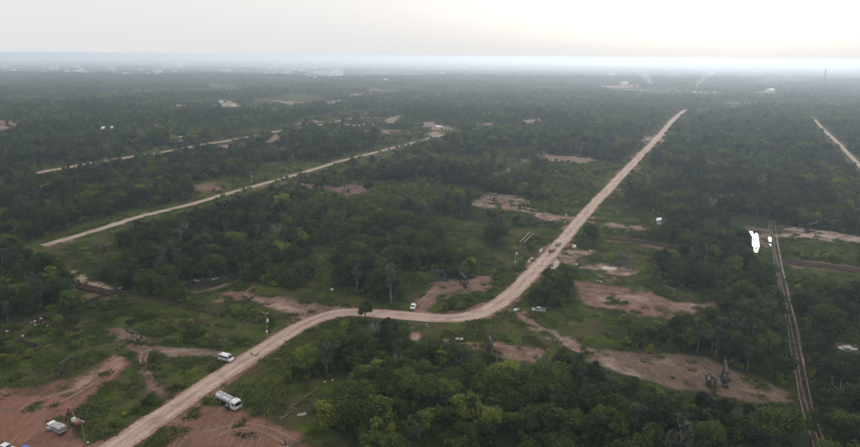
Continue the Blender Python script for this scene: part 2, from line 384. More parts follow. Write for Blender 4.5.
def mat(name, col, rough=.6, metal=0.0, noise=.25, nscale=3.0, spec=.3, bump=0.0, dirt=None):
    """painted or plain surface with uneven tone; dirt = (colour, amount) collects low on the thing in blotches"""
    if name in MATS: return MATS[name]
    m = bpy.data.materials.new(name); m.use_nodes = True; N, L = m.node_tree.nodes, m.node_tree.links
    b = N['Principled BSDF']; b.inputs['Roughness'].default_value = rough; b.inputs['Metallic'].default_value = metal
    b.inputs['Specular IOR Level'].default_value = spec
    tc = N.new('ShaderNodeTexCoord'); nz = N.new('ShaderNodeTexNoise'); nz.inputs['Scale'].default_value = nscale; nz.inputs['Detail'].default_value = 5
    L.new(tc.outputs['Object'], nz.inputs['Vector'])
    mr = N.new('ShaderNodeMapRange'); mr.inputs[1].default_value = .25; mr.inputs[2].default_value = .75
    mr.inputs[3].default_value = 1 - noise; mr.inputs[4].default_value = 1 + noise; L.new(nz.outputs[0], mr.inputs[0])
    mx = N.new('ShaderNodeMix'); mx.data_type = 'RGBA'; mx.blend_type = 'MULTIPLY'; mx.inputs[0].default_value = 1
    mx.inputs[6].default_value = (*col, 1); L.new(mr.outputs[0], mx.inputs[7]); out = mx.outputs[2]
    if dirt:
        n2 = N.new('ShaderNodeTexNoise'); n2.inputs['Scale'].default_value = nscale * .6; n2.inputs['Detail'].default_value = 6
        L.new(tc.outputs['Object'], n2.inputs['Vector'])
        r2 = N.new('ShaderNodeMapRange'); r2.inputs[1].default_value = .62 - dirt[1] * .4; r2.inputs[2].default_value = .8 - dirt[1] * .3; L.new(n2.outputs[0], r2.inputs[0])
        m2 = N.new('ShaderNodeMix'); m2.data_type = 'RGBA'; L.new(r2.outputs[0], m2.inputs[0]); L.new(out, m2.inputs[6]); m2.inputs[7].default_value = (*dirt[0], 1)
        out = m2.outputs[2]
    L.new(out, b.inputs['Base Color'])
    if bump:
        bp = N.new('ShaderNodeBump'); bp.inputs['Strength'].default_value = bump; L.new(nz.outputs[0], bp.inputs['Height']); L.new(bp.outputs[0], b.inputs['Normal'])
    MATS[name] = m; return m
SOILC = (.20, .115, .085)
def M(k):
    return {
        'white': lambda: mat('white_paint', (.62, .63, .64), .35, 0, .08, 2, .5, 0, (SOILC, .25)),
        'silver': lambda: mat('silver_tank', (.52, .55, .58), .38, .5, .12, 1.5, .5, 0, (SOILC, .2)),
        'grey': lambda: mat('grey_steel', (.33, .34, .35), .5, .2, .2, 2, .4, 0, (SOILC, .3)),
        'glass': lambda: mat('dark_glass', (.012, .015, .018), .12, 0, .1, 2, .6),
        'tyre': lambda: mat('tyre_rubber', (.02, .019, .018), .8, 0, .3, 5, .2, 0, (SOILC, .3)),
        'rim': lambda: mat('wheel_rim', (.3, .29, .28), .5, .3, .3, 5),
        'black': lambda: mat('black_chassis', (.025, .024, .023), .7, 0, .3, 3, .2, 0, (SOILC, .3)),
        'lamp': lambda: mat('lamp_lens', (.6, .6, .55), .2, 0, .05),
        'red': lambda: mat('red_lens', (.3, .02, .02), .3, 0, .05),
        'orange': lambda: mat('orange_paint', (.19, .065, .042), .6, 0, .2, 2, .4, 0, (SOILC, .3)),
        'yellow': lambda: mat('yellow_paint', (.20, .115, .05), .6, 0, .3, 2, .3, 0, ((.08, .05, .03), .4)),
        'blue': lambda: mat('blue_paint', (.035, .14, .42), .5, 0, .1, 2),
        'green': lambda: mat('green_paint', (.22, .42, .24), .5, 0, .15, 2, .3, 0, (SOILC, .3)),
        'oily': lambda: mat('oily_dark_steel', (.035, .034, .035), .75, 0, .4, 2, .15, 0, ((.09, .055, .04), .4)),
        'steelblue': lambda: mat('faded_blue_grey_steel', (.085, .092, .10), .85, 0, .3, 2, .1, 0, ((.09, .06, .045), .4)),
        'rust': lambda: mat('rusty_pipe', (.10, .06, .045), .95, 0, .5, .8, .03, .1, ((.04, .03, .027), .5)),
        'darkpipe': lambda: mat('dark_oily_pipe', (.040, .031, .028), .95, 0, .5, .5, .03, .1, ((.10, .06, .045), .25)),
        'palepipe': lambda: mat('pale_rust_pipe', (.20, .145, .11), .75, .05, .35, .5, .2, .1, ((.12, .07, .05), .3)),
        'wood': lambda: mat('weathered_wood', (.16, .13, .10), .85, 0, .35, 4),
        'concrete': lambda: mat('concrete', (.24, .21, .175), .9, 0, .25, 2, .2, .15, ((.16, .13, .1), .3)),
        'sack': lambda: mat('white_sacking', (.38, .37, .345), .9, 0, .15, 3, .2, .2),
        'ceramic': lambda: mat('ceramic', (.62, .62, .60), .35, 0, .08),
        'wall': lambda: mat('plastered_wall', (.55, .53, .49), .9, 0, .15, .5),
        'roof': lambda: mat('metal_roof', (.58, .59, .60), .55, .1, .2, .4),
        'roof2': lambda: mat('rusty_roof', (.28, .17, .13), .7, .1, .35, .4),
        'rope': lambda: mat('cable', (.03, .03, .03), .6, 0, .1),
        'skin': lambda: mat('skin', (.18, .10, .07), .6, 0, .05),
        'cloth': lambda: mat('dark_cloth', (.025, .028, .04), .9, 0, .2),
        'cloth2': lambda: mat('red_brown_cloth', (.16, .04, .03), .9, 0, .2),
        'hair': lambda: mat('hair', (.012, .01, .01), .7, 0, .2),
        'fur': lambda: mat('red_brown_fur', (.11, .045, .025), .9, 0, .3, 8),
        'load': lambda: mat('tan_sacks', (.46, .28, .15), .9, 0, .3, 3, .2, .3),
    }[k]()
# ------------------------------------------------------------------ ground sheet and roads
def nodes_of(name):
    m = bpy.data.materials.new(name); m.use_nodes = True
    return m, m.node_tree.nodes, m.node_tree.links
class NB:     # terse node building
    def __init__(s, name): s.m, s.N, s.L = nodes_of(name); s.b = s.N['Principled BSDF']
    def put(s, sock, v):
        if isinstance(v, (int, float)): sock.default_value = v
        elif isinstance(v, tuple): sock.default_value = (*v, 1) if len(v) == 3 else v
        else: s.L.new(v, sock)
    def attr(s, name, typ='GEOMETRY', out='Fac'):
        n = s.N.new('ShaderNodeAttribute'); n.attribute_name = name; n.attribute_type = typ; return n.outputs[out]
    def noise(s, vec, scale, detail=4, rough=.55, dist=0):
        n = s.N.new('ShaderNodeTexNoise'); s.put(n.inputs['Vector'], vec); n.inputs['Scale'].default_value = scale
        n.inputs['Detail'].default_value = detail; n.inputs['Roughness'].default_value = rough; n.inputs['Distortion'].default_value = dist; return n.outputs[0]
    def pos(s): return s.N.new('ShaderNodeNewGeometry').outputs['Position']
    def rng(s, x, a, b, c=0., d=1.):
        n = s.N.new('ShaderNodeMapRange'); n.interpolation_type = 'SMOOTHSTEP'; s.put(n.inputs[0], x)
        for i, v in zip((1, 2, 3, 4), (a, b, c, d)): s.put(n.inputs[i], v)
        return n.outputs[0]
    def math(s, op, a, b=0.):
        n = s.N.new('ShaderNodeMath'); n.operation = op; s.put(n.inputs[0], a); s.put(n.inputs[1], b); return n.outputs[0]
    def mix(s, f, a, b, mode='MIX'):
        n = s.N.new('ShaderNodeMix'); n.data_type = 'RGBA'; n.blend_type = mode; s.put(n.inputs[0], f); s.put(n.inputs[6], a); s.put(n.inputs[7], b); return n.outputs[2]
    def bump(s, h, st, dist=.1):
        n = s.N.new('ShaderNodeBump'); n.inputs['Strength'].default_value = st; n.inputs['Distance'].default_value = dist; s.put(n.inputs['Height'], h)
        s.L.new(n.outputs[0], s.b.inputs['Normal'])
    def done(s, col, rough=.9, spec=.15):
        s.put(s.b.inputs['Base Color'], col); s.put(s.b.inputs['Roughness'], rough); s.b.inputs['Specular IOR Level'].default_value = spec; return s.m

def ground_material():
    n = NB('ground_earth_and_grass'); p = n.pos()
    big, mid, fine = n.noise(p, .02, 4), n.noise(p, .16, 6, .62), n.noise(p, 1.3, 5, .65)
    edge = n.math('SUBTRACT', n.math('MULTIPLY', n.math('ADD', mid, fine), .5), .5)
    def thr(a, k=.9, w=.22):
        at_ = n.attr(a); amp = n.math('MULTIPLY', edge, n.rng(at_, .02, .4, 0., float(k)))
        return n.rng(n.math('ADD', at_, amp), .5 - w, .5 + w)
    under = n.mix(mid, (.016, .022, .010), (.045, .055, .022))
    gr = n.mix(n.rng(mid, .35, .65), (.036, .054, .011), (.070, .086, .017))
    gr = n.mix(n.rng(n.noise(p, .09, 6, .65), .40, .62), gr, (.060, .047, .026))
    gr = n.mix(n.rng(n.noise(p, .4, 5, .65), .5, .68, 0, .8), gr, (.024, .033, .010))
    gr = n.mix(1., gr, n.rng(n.noise(p, 2.4, 4, .7), .3, .7, .62, 1.4), 'MULTIPLY')
    col = n.mix(thr('grass', .9, .3), under, gr)
    red, pale = n.attr('red'), n.attr('pale')
    so = n.mix(red, (.125, .102, .082), (.215, .102, .072))
    so = n.mix(n.rng(fine, .3, .7), so, n.mix(red, (.10, .078, .06), (.13, .07, .05)))
    so = n.mix(n.rng(n.math('ADD', pale, n.math('MULTIPLY', n.math('SUBTRACT', mid, .5), 1.35)), .35, 1.0), so, (.35, .265, .215))
    so = n.mix(n.rng(n.noise(p, .11, 6, .68, 1.5), .47, .64, 0, .8), so, (.088, .062, .045))
    st = n.N.new('ShaderNodeMapping'); n.put(st.inputs['Vector'], p); st.inputs['Rotation'].default_value = (0, 0, .7); st.inputs['Scale'].default_value = (1.5, .09, 1)
    so = n.mix(n.rng(n.noise(st.outputs[0], 1., 3, .5, .3), .52, .7, 0, .45), so, (.27, .18, .135))
    col = n.mix(thr('soil', 1.5, .22), col, so)
    n.bump(n.math('ADD', fine, n.math('MULTIPLY', mid, 2.)), .6, .25)
    return n.done(col, 1., 0.)
GM = ground_material()
ang = np.concatenate([np.arange(-52, 52.01, .36), np.arange(56, 308, 6.0)])
rad = np.concatenate([np.geomspace(2, 95, 14)[:-1], np.geomspace(95, 700, 330)[:-1], np.geomspace(700, 2600, 110)[:-1], np.geomspace(2600, 45000, 60)])
A, R = np.meshgrid(np.radians(ang), rad); GX, GY = (R * np.sin(A)).ravel(), (R * np.cos(A)).ravel()
na, nr = len(ang), len(rad)
jx, jy = jitter(GX, GY)
soil = np.zeros(GX.shape); pale = np.zeros(GX.shape); redm = np.full(GX.shape, .5); grass = np.zeros(GX.shape)
soft = np.clip(np.hypot(GX, GY) / 50, 3.2, 10)
for P, a, r in soilW:
    m = sstep(1, -1, poly_sdf(P, jx, jy, 20) / soft)
    pale = np.where(m > soil * .8, np.maximum(pale * (m < .3), a), pale); redm = np.where(m > .05, r, redm); soil = np.maximum(soil, m)
soil *= 1 - .5 * sstep(.52, .68, vnoise(GX, GY, 15, 44, 3)) * sstep(380, 300, np.hypot(GX, GY))      # weeds take back parts of the pads
for P, w, a in trackW:
    m = sstep(1, -1, (line_dist(P, jx, jy, 20) - w / 2) / soft)
    pale = np.where(m > .3, np.maximum(a, pale), pale); soil = np.maximum(soil, m * (1 if a > .2 else .35))
for n_, P, w in roadW:
    d = line_dist(P, jx, jy, 30) - w / 2
    m = sstep(2.6, -.5, d) * .9; soil = np.maximum(soil, m); pale = np.where((m > .1) & (d < 3), np.maximum(pale, .35), pale)
    if n_ == 'main': redm = np.where(m > .1, .75, redm)
    vg = verge(n_, GY); grass = np.maximum(grass, sstep(vg + 5, vg + 1, d))
for n_, P, l in waterW:
    d = poly_sdf(P, jx, jy, 20); m = sstep(3, 0, d) * .8; soil = np.maximum(soil, m); redm = np.where(m > .2, .25, redm)
for P in grassW: grass = np.maximum(grass, sstep(1, -1, poly_sdf(P, jx, jy, 20) / soft))
for P in scrubW: grass = np.maximum(grass, .9 * sstep(1, -1, poly_sdf(P, jx, jy, 20) / soft))
fo = far_open(GX, GY); grass = np.where(fo, .9, grass)
fs = fo & (vnoise(GX, GY, 90, 33) > .62); soil = np.where(fs, .7, soil); pale = np.where(fs, .7, pale)
quads = np.array([(i * na + j, i * na + (j + 1) % na, (i + 1) * na + (j + 1) % na, (i + 1) * na + j) for i in range(nr - 1) for j in range(na)])
me = bpy.data.meshes.new('ground')
V = np.zeros((len(GX) + 1, 3)); V[:-1, 0], V[:-1, 1] = GX, GY
me.from_pydata(V.tolist(), [], quads[:, ::-1].tolist() + [(j, (j + 1) % na, len(GX)) for j in range(na)])
for nm, arr in (('soil', soil), ('pale', pale), ('red', redm), ('grass', grass)):
    a = me.attributes.new(nm, 'FLOAT', 'POINT'); a.data.foreach_set('value', np.append(arr, 0).astype(np.float32))
me.materials.append(GM); ground = struct(link('ground', me))

def road_material(name, dark, light, red):
    n = NB(name); p = n.pos(); ac, al = n.attr('across'), n.attr('along')
    cb = n.N.new('ShaderNodeCombineXYZ'); n.put(cb.inputs[0], n.math('MULTIPLY', ac, 2.6)); n.put(cb.inputs[1], n.math('MULTIPLY', al, .035))
    streak = n.noise(cb.outputs[0], 1.6, 5, .6, .3); fine = n.noise(p, 1.1, 5, .65); mid = n.noise(p, .12, 5, .6)
    aa_ = n.math('ABSOLUTE', ac)
    lane = n.rng(n.math('ABSOLUTE', n.math('SUBTRACT', aa_, .42)), .05, .34, 1, 0)
    col = n.mix(n.rng(streak, .35, .65), dark, light)
    col = n.mix(n.math('MULTIPLY', lane, n.rng(mid, .3, .6, .3, .85)), col, light)
    col = n.mix(n.rng(n.math('ADD', aa_, n.math('MULTIPLY', n.math('SUBTRACT', fine, .5), .7)), .72, .95, 0, .85), col, red)
    col = n.mix(n.rng(mid, .46, .7, 0, .7), col, n.mix(.45, dark, red))
    col = n.mix(n.rng(fine, .3, .7, .0, .25), col, (.09, .055, .04))
    n.bump(n.math('ADD', fine, streak), .4, .08)
    return n.done(col, .95, .1)
RMAIN = road_material('red_dirt_road', (.25, .165, .13), (.44, .335, .28), (.19, .10, .07))
RPALE = road_material('sandy_dirt_road', (.25, .195, .15), (.40, .325, .26), (.14, .10, .07))
for k, (n_, P, w) in enumerate(roadW):
    rr = random.Random(k); vs, fs, at, al = [], [], [], []; s = 0
    off = np.array([-1.12, -.9, -.55, -.2, .2, .55, .9, 1.12]); zz = np.array([-.05, .03, .07, .09, .09, .07, .03, -.05])
    for i, p in enumerate(P):
        t = P[min(i + 1, len(P) - 1)] - P[max(i - 1, 0)]; t = t / np.linalg.norm(t); nrm = np.array([t[1], -t[0]])
        if i: s += np.linalg.norm(p - P[i - 1])
        wl_ = 1 + .3 * (vnoise(np.array([s]), np.array([k * 50.]), 9, 3)[0] - .5); wr_ = 1 + .3 * (vnoise(np.array([s]), np.array([k * 50. + 20]), 9, 4)[0] - .5)
        for o, z in zip(off, zz):
            q = p + nrm * o * w / 2 * (wl_ if o < 0 else wr_); vs.append((q[0], q[1], z + .012)); at.append(o / 1.12); al.append(s)
    for i in range(len(P) - 1):
        for j in range(7): fs.append((i * 8 + j, i * 8 + j + 1, i * 8 + 9 + j, i * 8 + 8 + j))
    me = bpy.data.meshes.new('dirt_road'); me.from_pydata(vs, [], fs)
    for nm, arr in (('across', at), ('along', al)):
        a = me.attributes.new(nm, 'FLOAT', 'POINT'); a.data.foreach_set('value', arr)
    me.materials.append(RMAIN if n_ == 'main' else RPALE)
    me.polygons.foreach_set('use_smooth', [True] * len(me.polygons)); struct(link('dirt_road', me))
# wheel ruts worn into pads and along tracks
def ruts():
    n = NB('wheel_rut_earth'); p = n.pos(); f = n.noise(p, .9, 4, .6)
    n.bump(f, .3, .05); return n.done(n.mix(n.rng(f, .35, .65), (.235, .158, .12), (.165, .105, .08)), .95, .1)
RUT = ruts()
RUTL = [[(60, 395), (84, 382), (106, 369), (117, 357)], [(66, 398), (90, 386), (112, 371), (119, 360)], [(18, 430), (44, 410), (80, 392), (104, 374)], [(5, 415), (40, 400), (75, 388)],
        [(524, 317), (554, 334), (586, 352.5)], [(530, 322), (552, 336), (582, 354)], [(414, 308), (428, 294), (446, 285), (470, 283)], [(418, 309), (432, 297), (452, 289), (480, 285)],
        [(580, 288), (620, 293), (660, 300), (700, 304)], [(585, 293), (625, 299), (668, 307)], [(610, 364), (650, 361), (700, 373)], [(245, 298), (280, 303), (306, 316)], [(252, 296), (290, 303), (316, 312)],
        [(150, 376), (141, 364), (143, 352), (160, 349)], [(154, 380), (146, 366), (148, 354), (165, 352)], [(205, 432), (240, 423), (270, 428), (300, 442)], [(212, 438), (240, 428), (268, 434), (290, 447)],
        [(453, 343), (480, 344), (530, 348)], [(700, 376), (745, 390), (785, 397)]]
for k, L_ in enumerate(RUTL):
    P = spline(GL(L_), 2.0); vs, fs = [], []
    for i, p in enumerate(P):
        t = P[min(i + 1, len(P) - 1)] - P[max(i - 1, 0)]; t = t / np.linalg.norm(t); nrm = np.array([t[1], -t[0]])
        wv = .28 * (.25 + 1.3 * vnoise(np.array([i * 2.]), np.array([k * 9.]), 6, 7)[0])
        if i in (0, len(P) - 1): wv = .03
        for o in (-1, 1): q = p + nrm * o * wv; vs.append((q[0], q[1], .006 + .0015 * (k % 4)))
    for i in range(len(P) - 1): fs.append((2 * i, 2 * i + 1, 2 * i + 3, 2 * i + 2))
    me = bpy.data.meshes.new('wheel_rut'); me.from_pydata(vs, [], fs); me.materials.append(RUT); struct(link('wheel_rut', me))
# standing water
def water_material():
    n = NB('still_muddy_water'); p = n.pos(); n.bump(n.noise(p, 1.2, 2), .02, .02)
    return n.done((.03, .027, .022), .03, 1.0)
WM = water_material()
for n_, P, l in waterW:
    me = bpy.data.meshes.new(n_); nP = len(P); c = P.mean(0)
    vs = [(*c, .02)] + [(q[0], q[1], .02) for q in P]; me.from_pydata(vs, [], [(0, 1 + i, 1 + (i + 1) % nP) for i in range(nP)])
    me.materials.append(WM); o = struct(link(n_, me))

# ------------------------------------------------------------------ plants: meshes
rs = np.random.RandomState(7)
def leaf_material(name, ramp, trans=.15):
    n = NB(name); t = n.attr('tint', 'INSTANCER'); lv = n.attr('lv')
    cr = n.N.new('ShaderNodeValToRGB'); els = cr.color_ramp.elements
    while len(els) < len(ramp): els.new(.5)
    for e, (pp, c) in zip(els, ramp): e.position = pp; e.color = (*c, 1)
    n.put(cr.inputs[0], t)
    col = n.mix(1., cr.outputs[0], n.rng(lv, 0, 1, .55, 1.5), 'MULTIPLY')
    n.done(col, .8, .03)
    tr = n.N.new('ShaderNodeBsdfTranslucent'); n.put(tr.inputs[0], n.mix(1., col, (1.0, 1.15, .6), 'MULTIPLY'))
    ms = n.N.new('ShaderNodeMixShader'); ms.inputs[0].default_value = trans
    n.L.new(n.b.outputs[0], ms.inputs[1]); n.L.new(tr.outputs[0], ms.inputs[2]); n.L.new(ms.outputs[0], n.N['Material Output'].inputs[0])
    return n.m
LEAF = leaf_material('foliage', [(0, (.018, .028, .012)), (.3, (.034, .050, .016)), (.6, (.062, .085, .022)), (.85, (.108, .135, .028)), (1, (.165, .18, .036))])
GREYL = leaf_material('grey_foliage', [(0, (.045, .052, .040)), (1, (.085, .092, .062))])
BLADE = leaf_material('grass_blades', [(0, (.045, .060, .018)), (.5, (.075, .095, .026)), (.8, (.115, .13, .036)), (1, (.14, .12, .06))], .3)
def bark(name, col):
    n = NB(name); f = n.noise(n.N.new('ShaderNodeTexCoord').outputs['Object'], 3, 4); n.bump(f, .4, .05)
    return n.done(n.mix(f, tuple(c * .6 for c in col), tuple(c * 1.3 for c in col)), .9, .1)
BARK, PALEBARK, DEADW = bark('bark', (.085, .07, .055)), bark('pale_bark', (.13, .12, .105)), bark('bleached_wood', (.20, .19, .175))
def leaves(centres, radii, per, leaf, flat=.9, upb=.25, out=.55):
    """leaf-sized quads spread over clump surfaces; returns verts (4n,3) and a tone per vertex"""
    P, N_ = [], []
    for c, r in zip(centres, radii):
        d = rs.normal(size=(per, 3)); d[:, 2] += upb; d /= np.linalg.norm(d, axis=1)[:, None]
        rr = r * (1 - .42 * rs.rand(per) ** 1.6)
        P.append(np.array(c) + d * rr[:, None] * np.array([1, 1, flat])); N_.append(d * out + rs.normal(size=(per, 3)) * .45 + np.array([0, 0, .3]))
    P, N_ = np.vstack(P), np.vstack(N_); N_ /= np.linalg.norm(N_, axis=1)[:, None]
    t = np.cross(N_, rs.normal(size=N_.shape)); t /= np.linalg.norm(t, axis=1)[:, None]; b = np.cross(N_, t)
    sz = leaf * (.55 + .8 * rs.rand(len(P)))[:, None]
    V = np.stack([P - t * sz * .5, P + b * sz * .36 - N_ * sz * .1, P + t * sz * .55, P - b * sz * .36 - N_ * sz * .1], 1).reshape(-1, 3)
    return V, np.repeat(rs.rand(len(P)), 4)
def leaf_mesh(name, V, lv, m):
    me = bpy.data.meshes.new(name); n = len(V) // 4
    me.vertices.add(len(V)); me.vertices.foreach_set('co', V.astype(np.float32).ravel())
    me.loops.add(len(V)); me.loops.foreach_set('vertex_index', np.arange(len(V), dtype=np.int32))
    me.polygons.add(n); me.polygons.foreach_set('loop_start', np.arange(0, len(V), 4, dtype=np.int32))
    me.update(calc_edges=True)
    a = me.attributes.new('lv', 'FLOAT', 'POINT'); a.data.foreach_set('value', lv.astype(np.float32))
    me.materials.append(m); return me
def limb(mb, p0, p1, r0, r1, m=0, n=5, wob=.25):
    p0, p1 = np.array(p0, float), np.array(p1, float); L_ = np.linalg.norm(p1 - p0)
    pts, rd = [], []
    for k in range(4):
        t = k / 3; q = p0 + (p1 - p0) * t + (rs.normal(size=3) * wob * L_ * .18 * math.sin(math.pi * t)); q[2] += .12 * L_ * math.sin(math.pi * t)
        pts.append(tuple(q)); rd.append(r0 + (r1 - r0) * t)
    mb.tube(pts, rd, n, m)
PROTO = {}
def make_tree(key, h, R, ncl, per, leaf, shape='round', leafm=None, barkm=None, stems=1):
    """crown and trunk meshes of a tree of height h"""
    cs, rd = [], []; base = h * {'round': .17, 'slender': .26, 'spread': .26, 'shrub': .04, 'open': .22}[shape]
    while len(cs) < ncl:
        q = rs.uniform(-1, 1, 3); l = np.linalg.norm(q)
        if l > 1 or (l < .45 and rs.rand() < .7): continue
        wdt = R * (.80 + .12 * rs.rand()) * (1.15 if shape == 'spread' else 1.0)
        if shape == 'slender': wdt *= .55 + .3 * (1 - abs(q[2]))
        c = np.array([q[0] * wdt, q[1] * wdt, base + (h - base) * (.5 + .42 * q[2])])
        if shape in ('round', 'shrub') and q[2] < -.5: c[:2] *= .8
        cs.append(c); rd.append(R * (.30 + .17 * rs.rand()) * (.8 if shape in ('slender', 'open') else 1))
    V, lv = leaves(cs, rd, per, leaf, .82)
    lean = rs.normal(size=2) * .05; V[:, 0] += V[:, 2] * lean[0]; V[:, 1] += V[:, 2] * lean[1]
    tone = np.repeat(np.repeat(rs.rand(ncl), per), 4); lv = np.clip(.55 * lv + .45 * tone, 0, 1)
    mb = MB(); cs = np.array(cs)
    for s_ in range(stems):
        o = rs.normal(size=2) * (.12 * R if stems > 1 else 0)
        top = np.array([lean[0] * h + o[0] * 3, lean[1] * h + o[1] * 3, h * .86])
        r0 = .028 * h / stems ** .4
        bz = lambda z: np.array([lean[0] * z + o[0], lean[1] * z + o[1], z])
        limb(mb, bz(-.25), bz(h * .5), r0, r0 * .6, 0, 6, .15); limb(mb, bz(h * .5), top, r0 * .6, r0 * .12, 0, 5, .2)
        for c in cs[rs.permutation(ncl)[:max(3, 7 // stems)]]:
            z = min(c[2] * .72, h * .6); c2 = c + np.array([lean[0] * c[2], lean[1] * c[2], 0]); limb(mb, bz(z * .85), c2, r0 * .42, r0 * .08, 0, 4)
    PROTO[key] = (leaf_mesh('crown', V, lv, leafm or LEAF), mb.mesh('trunk', barkm or BARK, True), h, R)
def make_dead(key, h, R, nb, m):
    mb = MB(); r0 = .03 * h; limb(mb, (0, 0, -.3), (.1, 0, h * .55), r0, r0 * .6, 0, 6, .2); br = MB()
    for k in range(nb):
        a = 2 * math.pi * k / nb + rs.rand() * .6; z = h * (.25 + .3 * rs.rand()); rr = R * (.5 + .5 * rs.rand()); tz = h * (.68 + .32 * rs.rand())
        e = np.array([rr * math.cos(a), rr * math.sin(a), tz]); limb(br, (.05, 0, z), e, r0 * .5, r0 * .12, 0, 5, .4)
        for q in range(4):
            t = .45 + .5 * rs.rand(); s_ = np.array([.05, 0, z]) * (1 - t) + e * t; e2 = s_ + np.array([rs.normal() * .22 * R, rs.normal() * .22 * R, (.1 + .16 * rs.rand()) * h]); limb(br, s_, e2, r0 * .2, r0 * .07, 0, 4, .4)
    PROTO[key] = (br.mesh('branches', m, True), mb.mesh('trunk', m, True), h, R)
BROAD = ['broad%d' % i for i in range(7)]
for i, k in enumerate(BROAD):
    make_tree(k, [8.2, 9.2, 7.6, 9.6, 8.8, 8, 9.5][i], [3.7, 4.3, 3.5, 4.5, 4.0, 3.4, 3.8][i], [20, 26, 18, 28, 24, 16, 22][i], 150, .46, ['round', 'round', 'round', 'spread', 'open', 'round', 'open'][i])
SLIM = ['slim%d' % i for i in range(4)]
for i, k in enumerate(SLIM):
    make_tree(k, [11, 12, 10, 11.5][i], [2.3, 2.6, 2.1, 2.8][i], 15, 120, .42, 'slender', None if i % 2 == 0 else GREYL, PALEBARK)
SHRUB = ['shrub%d' % i for i in range(5)]
for i, k in enumerate(SHRUB):
    make_tree(k, [2.2, 2.8, 1.7, 3.2, 2.4][i], [1.5, 1.7, 1.3, 1.6, 1.9][i], 9 + i, 70, .30, 'shrub', None, BARK, 3)
DEAD = ['dead%d' % i for i in range(3)]
for i, k in enumerate(DEAD): make_dead(k, [9, 8, 10][i], [3.0, 2.6, 3.2][i], [9, 7, 11][i], DEADW)
make_tree('hero', 9.5, 3.0, 22, 150, .46, 'open', None, BARK)
# farther trees: fewer, larger leaf clumps; far canopy: tiles of many crowns
def far_tree(h, R, ncl, per, leaf):
    cs, rd = [], []
    for _ in range(ncl):
        q = rs.normal(size=3); q /= np.linalg.norm(q); q *= rs.rand() ** .4
        cs.append((q[0] * R * .85, q[1] * R * .85, h * (.62 + .3 * q[2]))); rd.append(R * (.36 + .2 * rs.rand()))
    V, lv = leaves(cs, rd, per, leaf, .85); tone = np.repeat(np.repeat(rs.rand(ncl), per), 4)
    return V, np.clip(.4 * lv + .6 * tone, 0, 1)
PC = {}
def proto_collection(name, meshes):
    c = bpy.data.collections.new(name)
    for i, m in enumerate(meshes):
        o = bpy.data.objects.new('%s_%02d' % (name, i), m); c.objects.link(o)
    PC[name] = c
def joined(key):      # crown and trunk in one mesh, for the uncounted trees of the mass
    cr, tr = PROTO[key][:2]; n1, n2 = len(cr.vertices), len(tr.vertices)
    v = np.zeros((n1 + n2) * 3, np.float32); a = np.zeros(n1 * 3, np.float32); b = np.zeros(n2 * 3, np.float32)
    cr.vertices.foreach_get('co', a); tr.vertices.foreach_get('co', b)
    me = bpy.data.meshes.new('tree'); f1 = [tuple(p.vertices) for p in cr.polygons]; f2 = [tuple(n1 + i for i in p.vertices) for p in tr.polygons]
    me.from_pydata(np.concatenate([a, b]).reshape(-1, 3).tolist(), [], f1 + f2)
    me.materials.append(cr.materials[0]); me.materials.append(tr.materials[0])
    me.polygons.foreach_set('material_index', [0] * len(f1) + [1] * len(f2))
    at = me.attributes.new('lv', 'FLOAT', 'POINT'); lv = np.zeros(n1 + n2, np.float32)
    if 'lv' in cr.attributes:
        q = np.zeros(n1, np.float32); cr.attributes['lv'].data.foreach_get('value', q); lv[:n1] = q
    at.data.foreach_set('value', lv); return me
proto_collection('mass_tree', [joined(k) for k in BROAD + SLIM + DEAD])
proto_collection('mass_shrub', [joined(k) for k in SHRUB])
proto_collection('far_tree', [leaf_mesh('far_tree', *far_tree(*a), LEAF) for a in ((9, 4.2, 12, 38, .95), (10, 4.6, 14, 38, 1.0), (8.5, 3.8, 11, 36, .9), (12, 3.2, 12, 36, .9), (8.5, 5.4, 15, 40, 1.0))])
def canopy(n, size):
    VV, LL = [], []
    for _ in range(n):
        h = 8 + 5 * rs.rand(); V, lv = far_tree(h, 3.8 + 1.8 * rs.rand(), 5, 14, 2.2); V[:, :2] += rs.uniform(-size / 2, size / 2, 2)
        VV.append(V); LL.append(np.clip(lv * .5 + .5 * rs.rand(), 0, 1))
    return np.vstack(VV), np.concatenate(LL)
proto_collection('canopy', [leaf_mesh('canopy', *canopy(46, 62), LEAF) for _ in range(5)])
def tuft():
    n = 46; P = rs.normal(size=(n, 2)) * .45; hgt = .15 + .3 * rs.rand(n); a = rs.rand(n) * 6.28; w = .07 + .05 * rs.rand(n); ln = rs.normal(size=(n, 2)) * .22
    V = np.zeros((n, 4, 3)); ca, sa = np.cos(a) * w, np.sin(a) * w
    V[:, 0, 0], V[:, 0, 1] = P[:, 0] - ca, P[:, 1] - sa; V[:, 1, 0], V[:, 1, 1] = P[:, 0] + ca, P[:, 1] + sa
    V[:, 2, 0], V[:, 2, 1], V[:, 2, 2] = P[:, 0] + ca * .4 + ln[:, 0], P[:, 1] + sa * .4 + ln[:, 1], hgt
    V[:, 3, 0], V[:, 3, 1], V[:, 3, 2] = P[:, 0] - ca * .4 + ln[:, 0], P[:, 1] - sa * .4 + ln[:, 1], hgt
    return V.reshape(-1, 3), np.repeat(rs.rand(n), 4)
proto_collection('grass_tuft', [leaf_mesh('tuft', *tuft(), BLADE) for _ in range(4)])
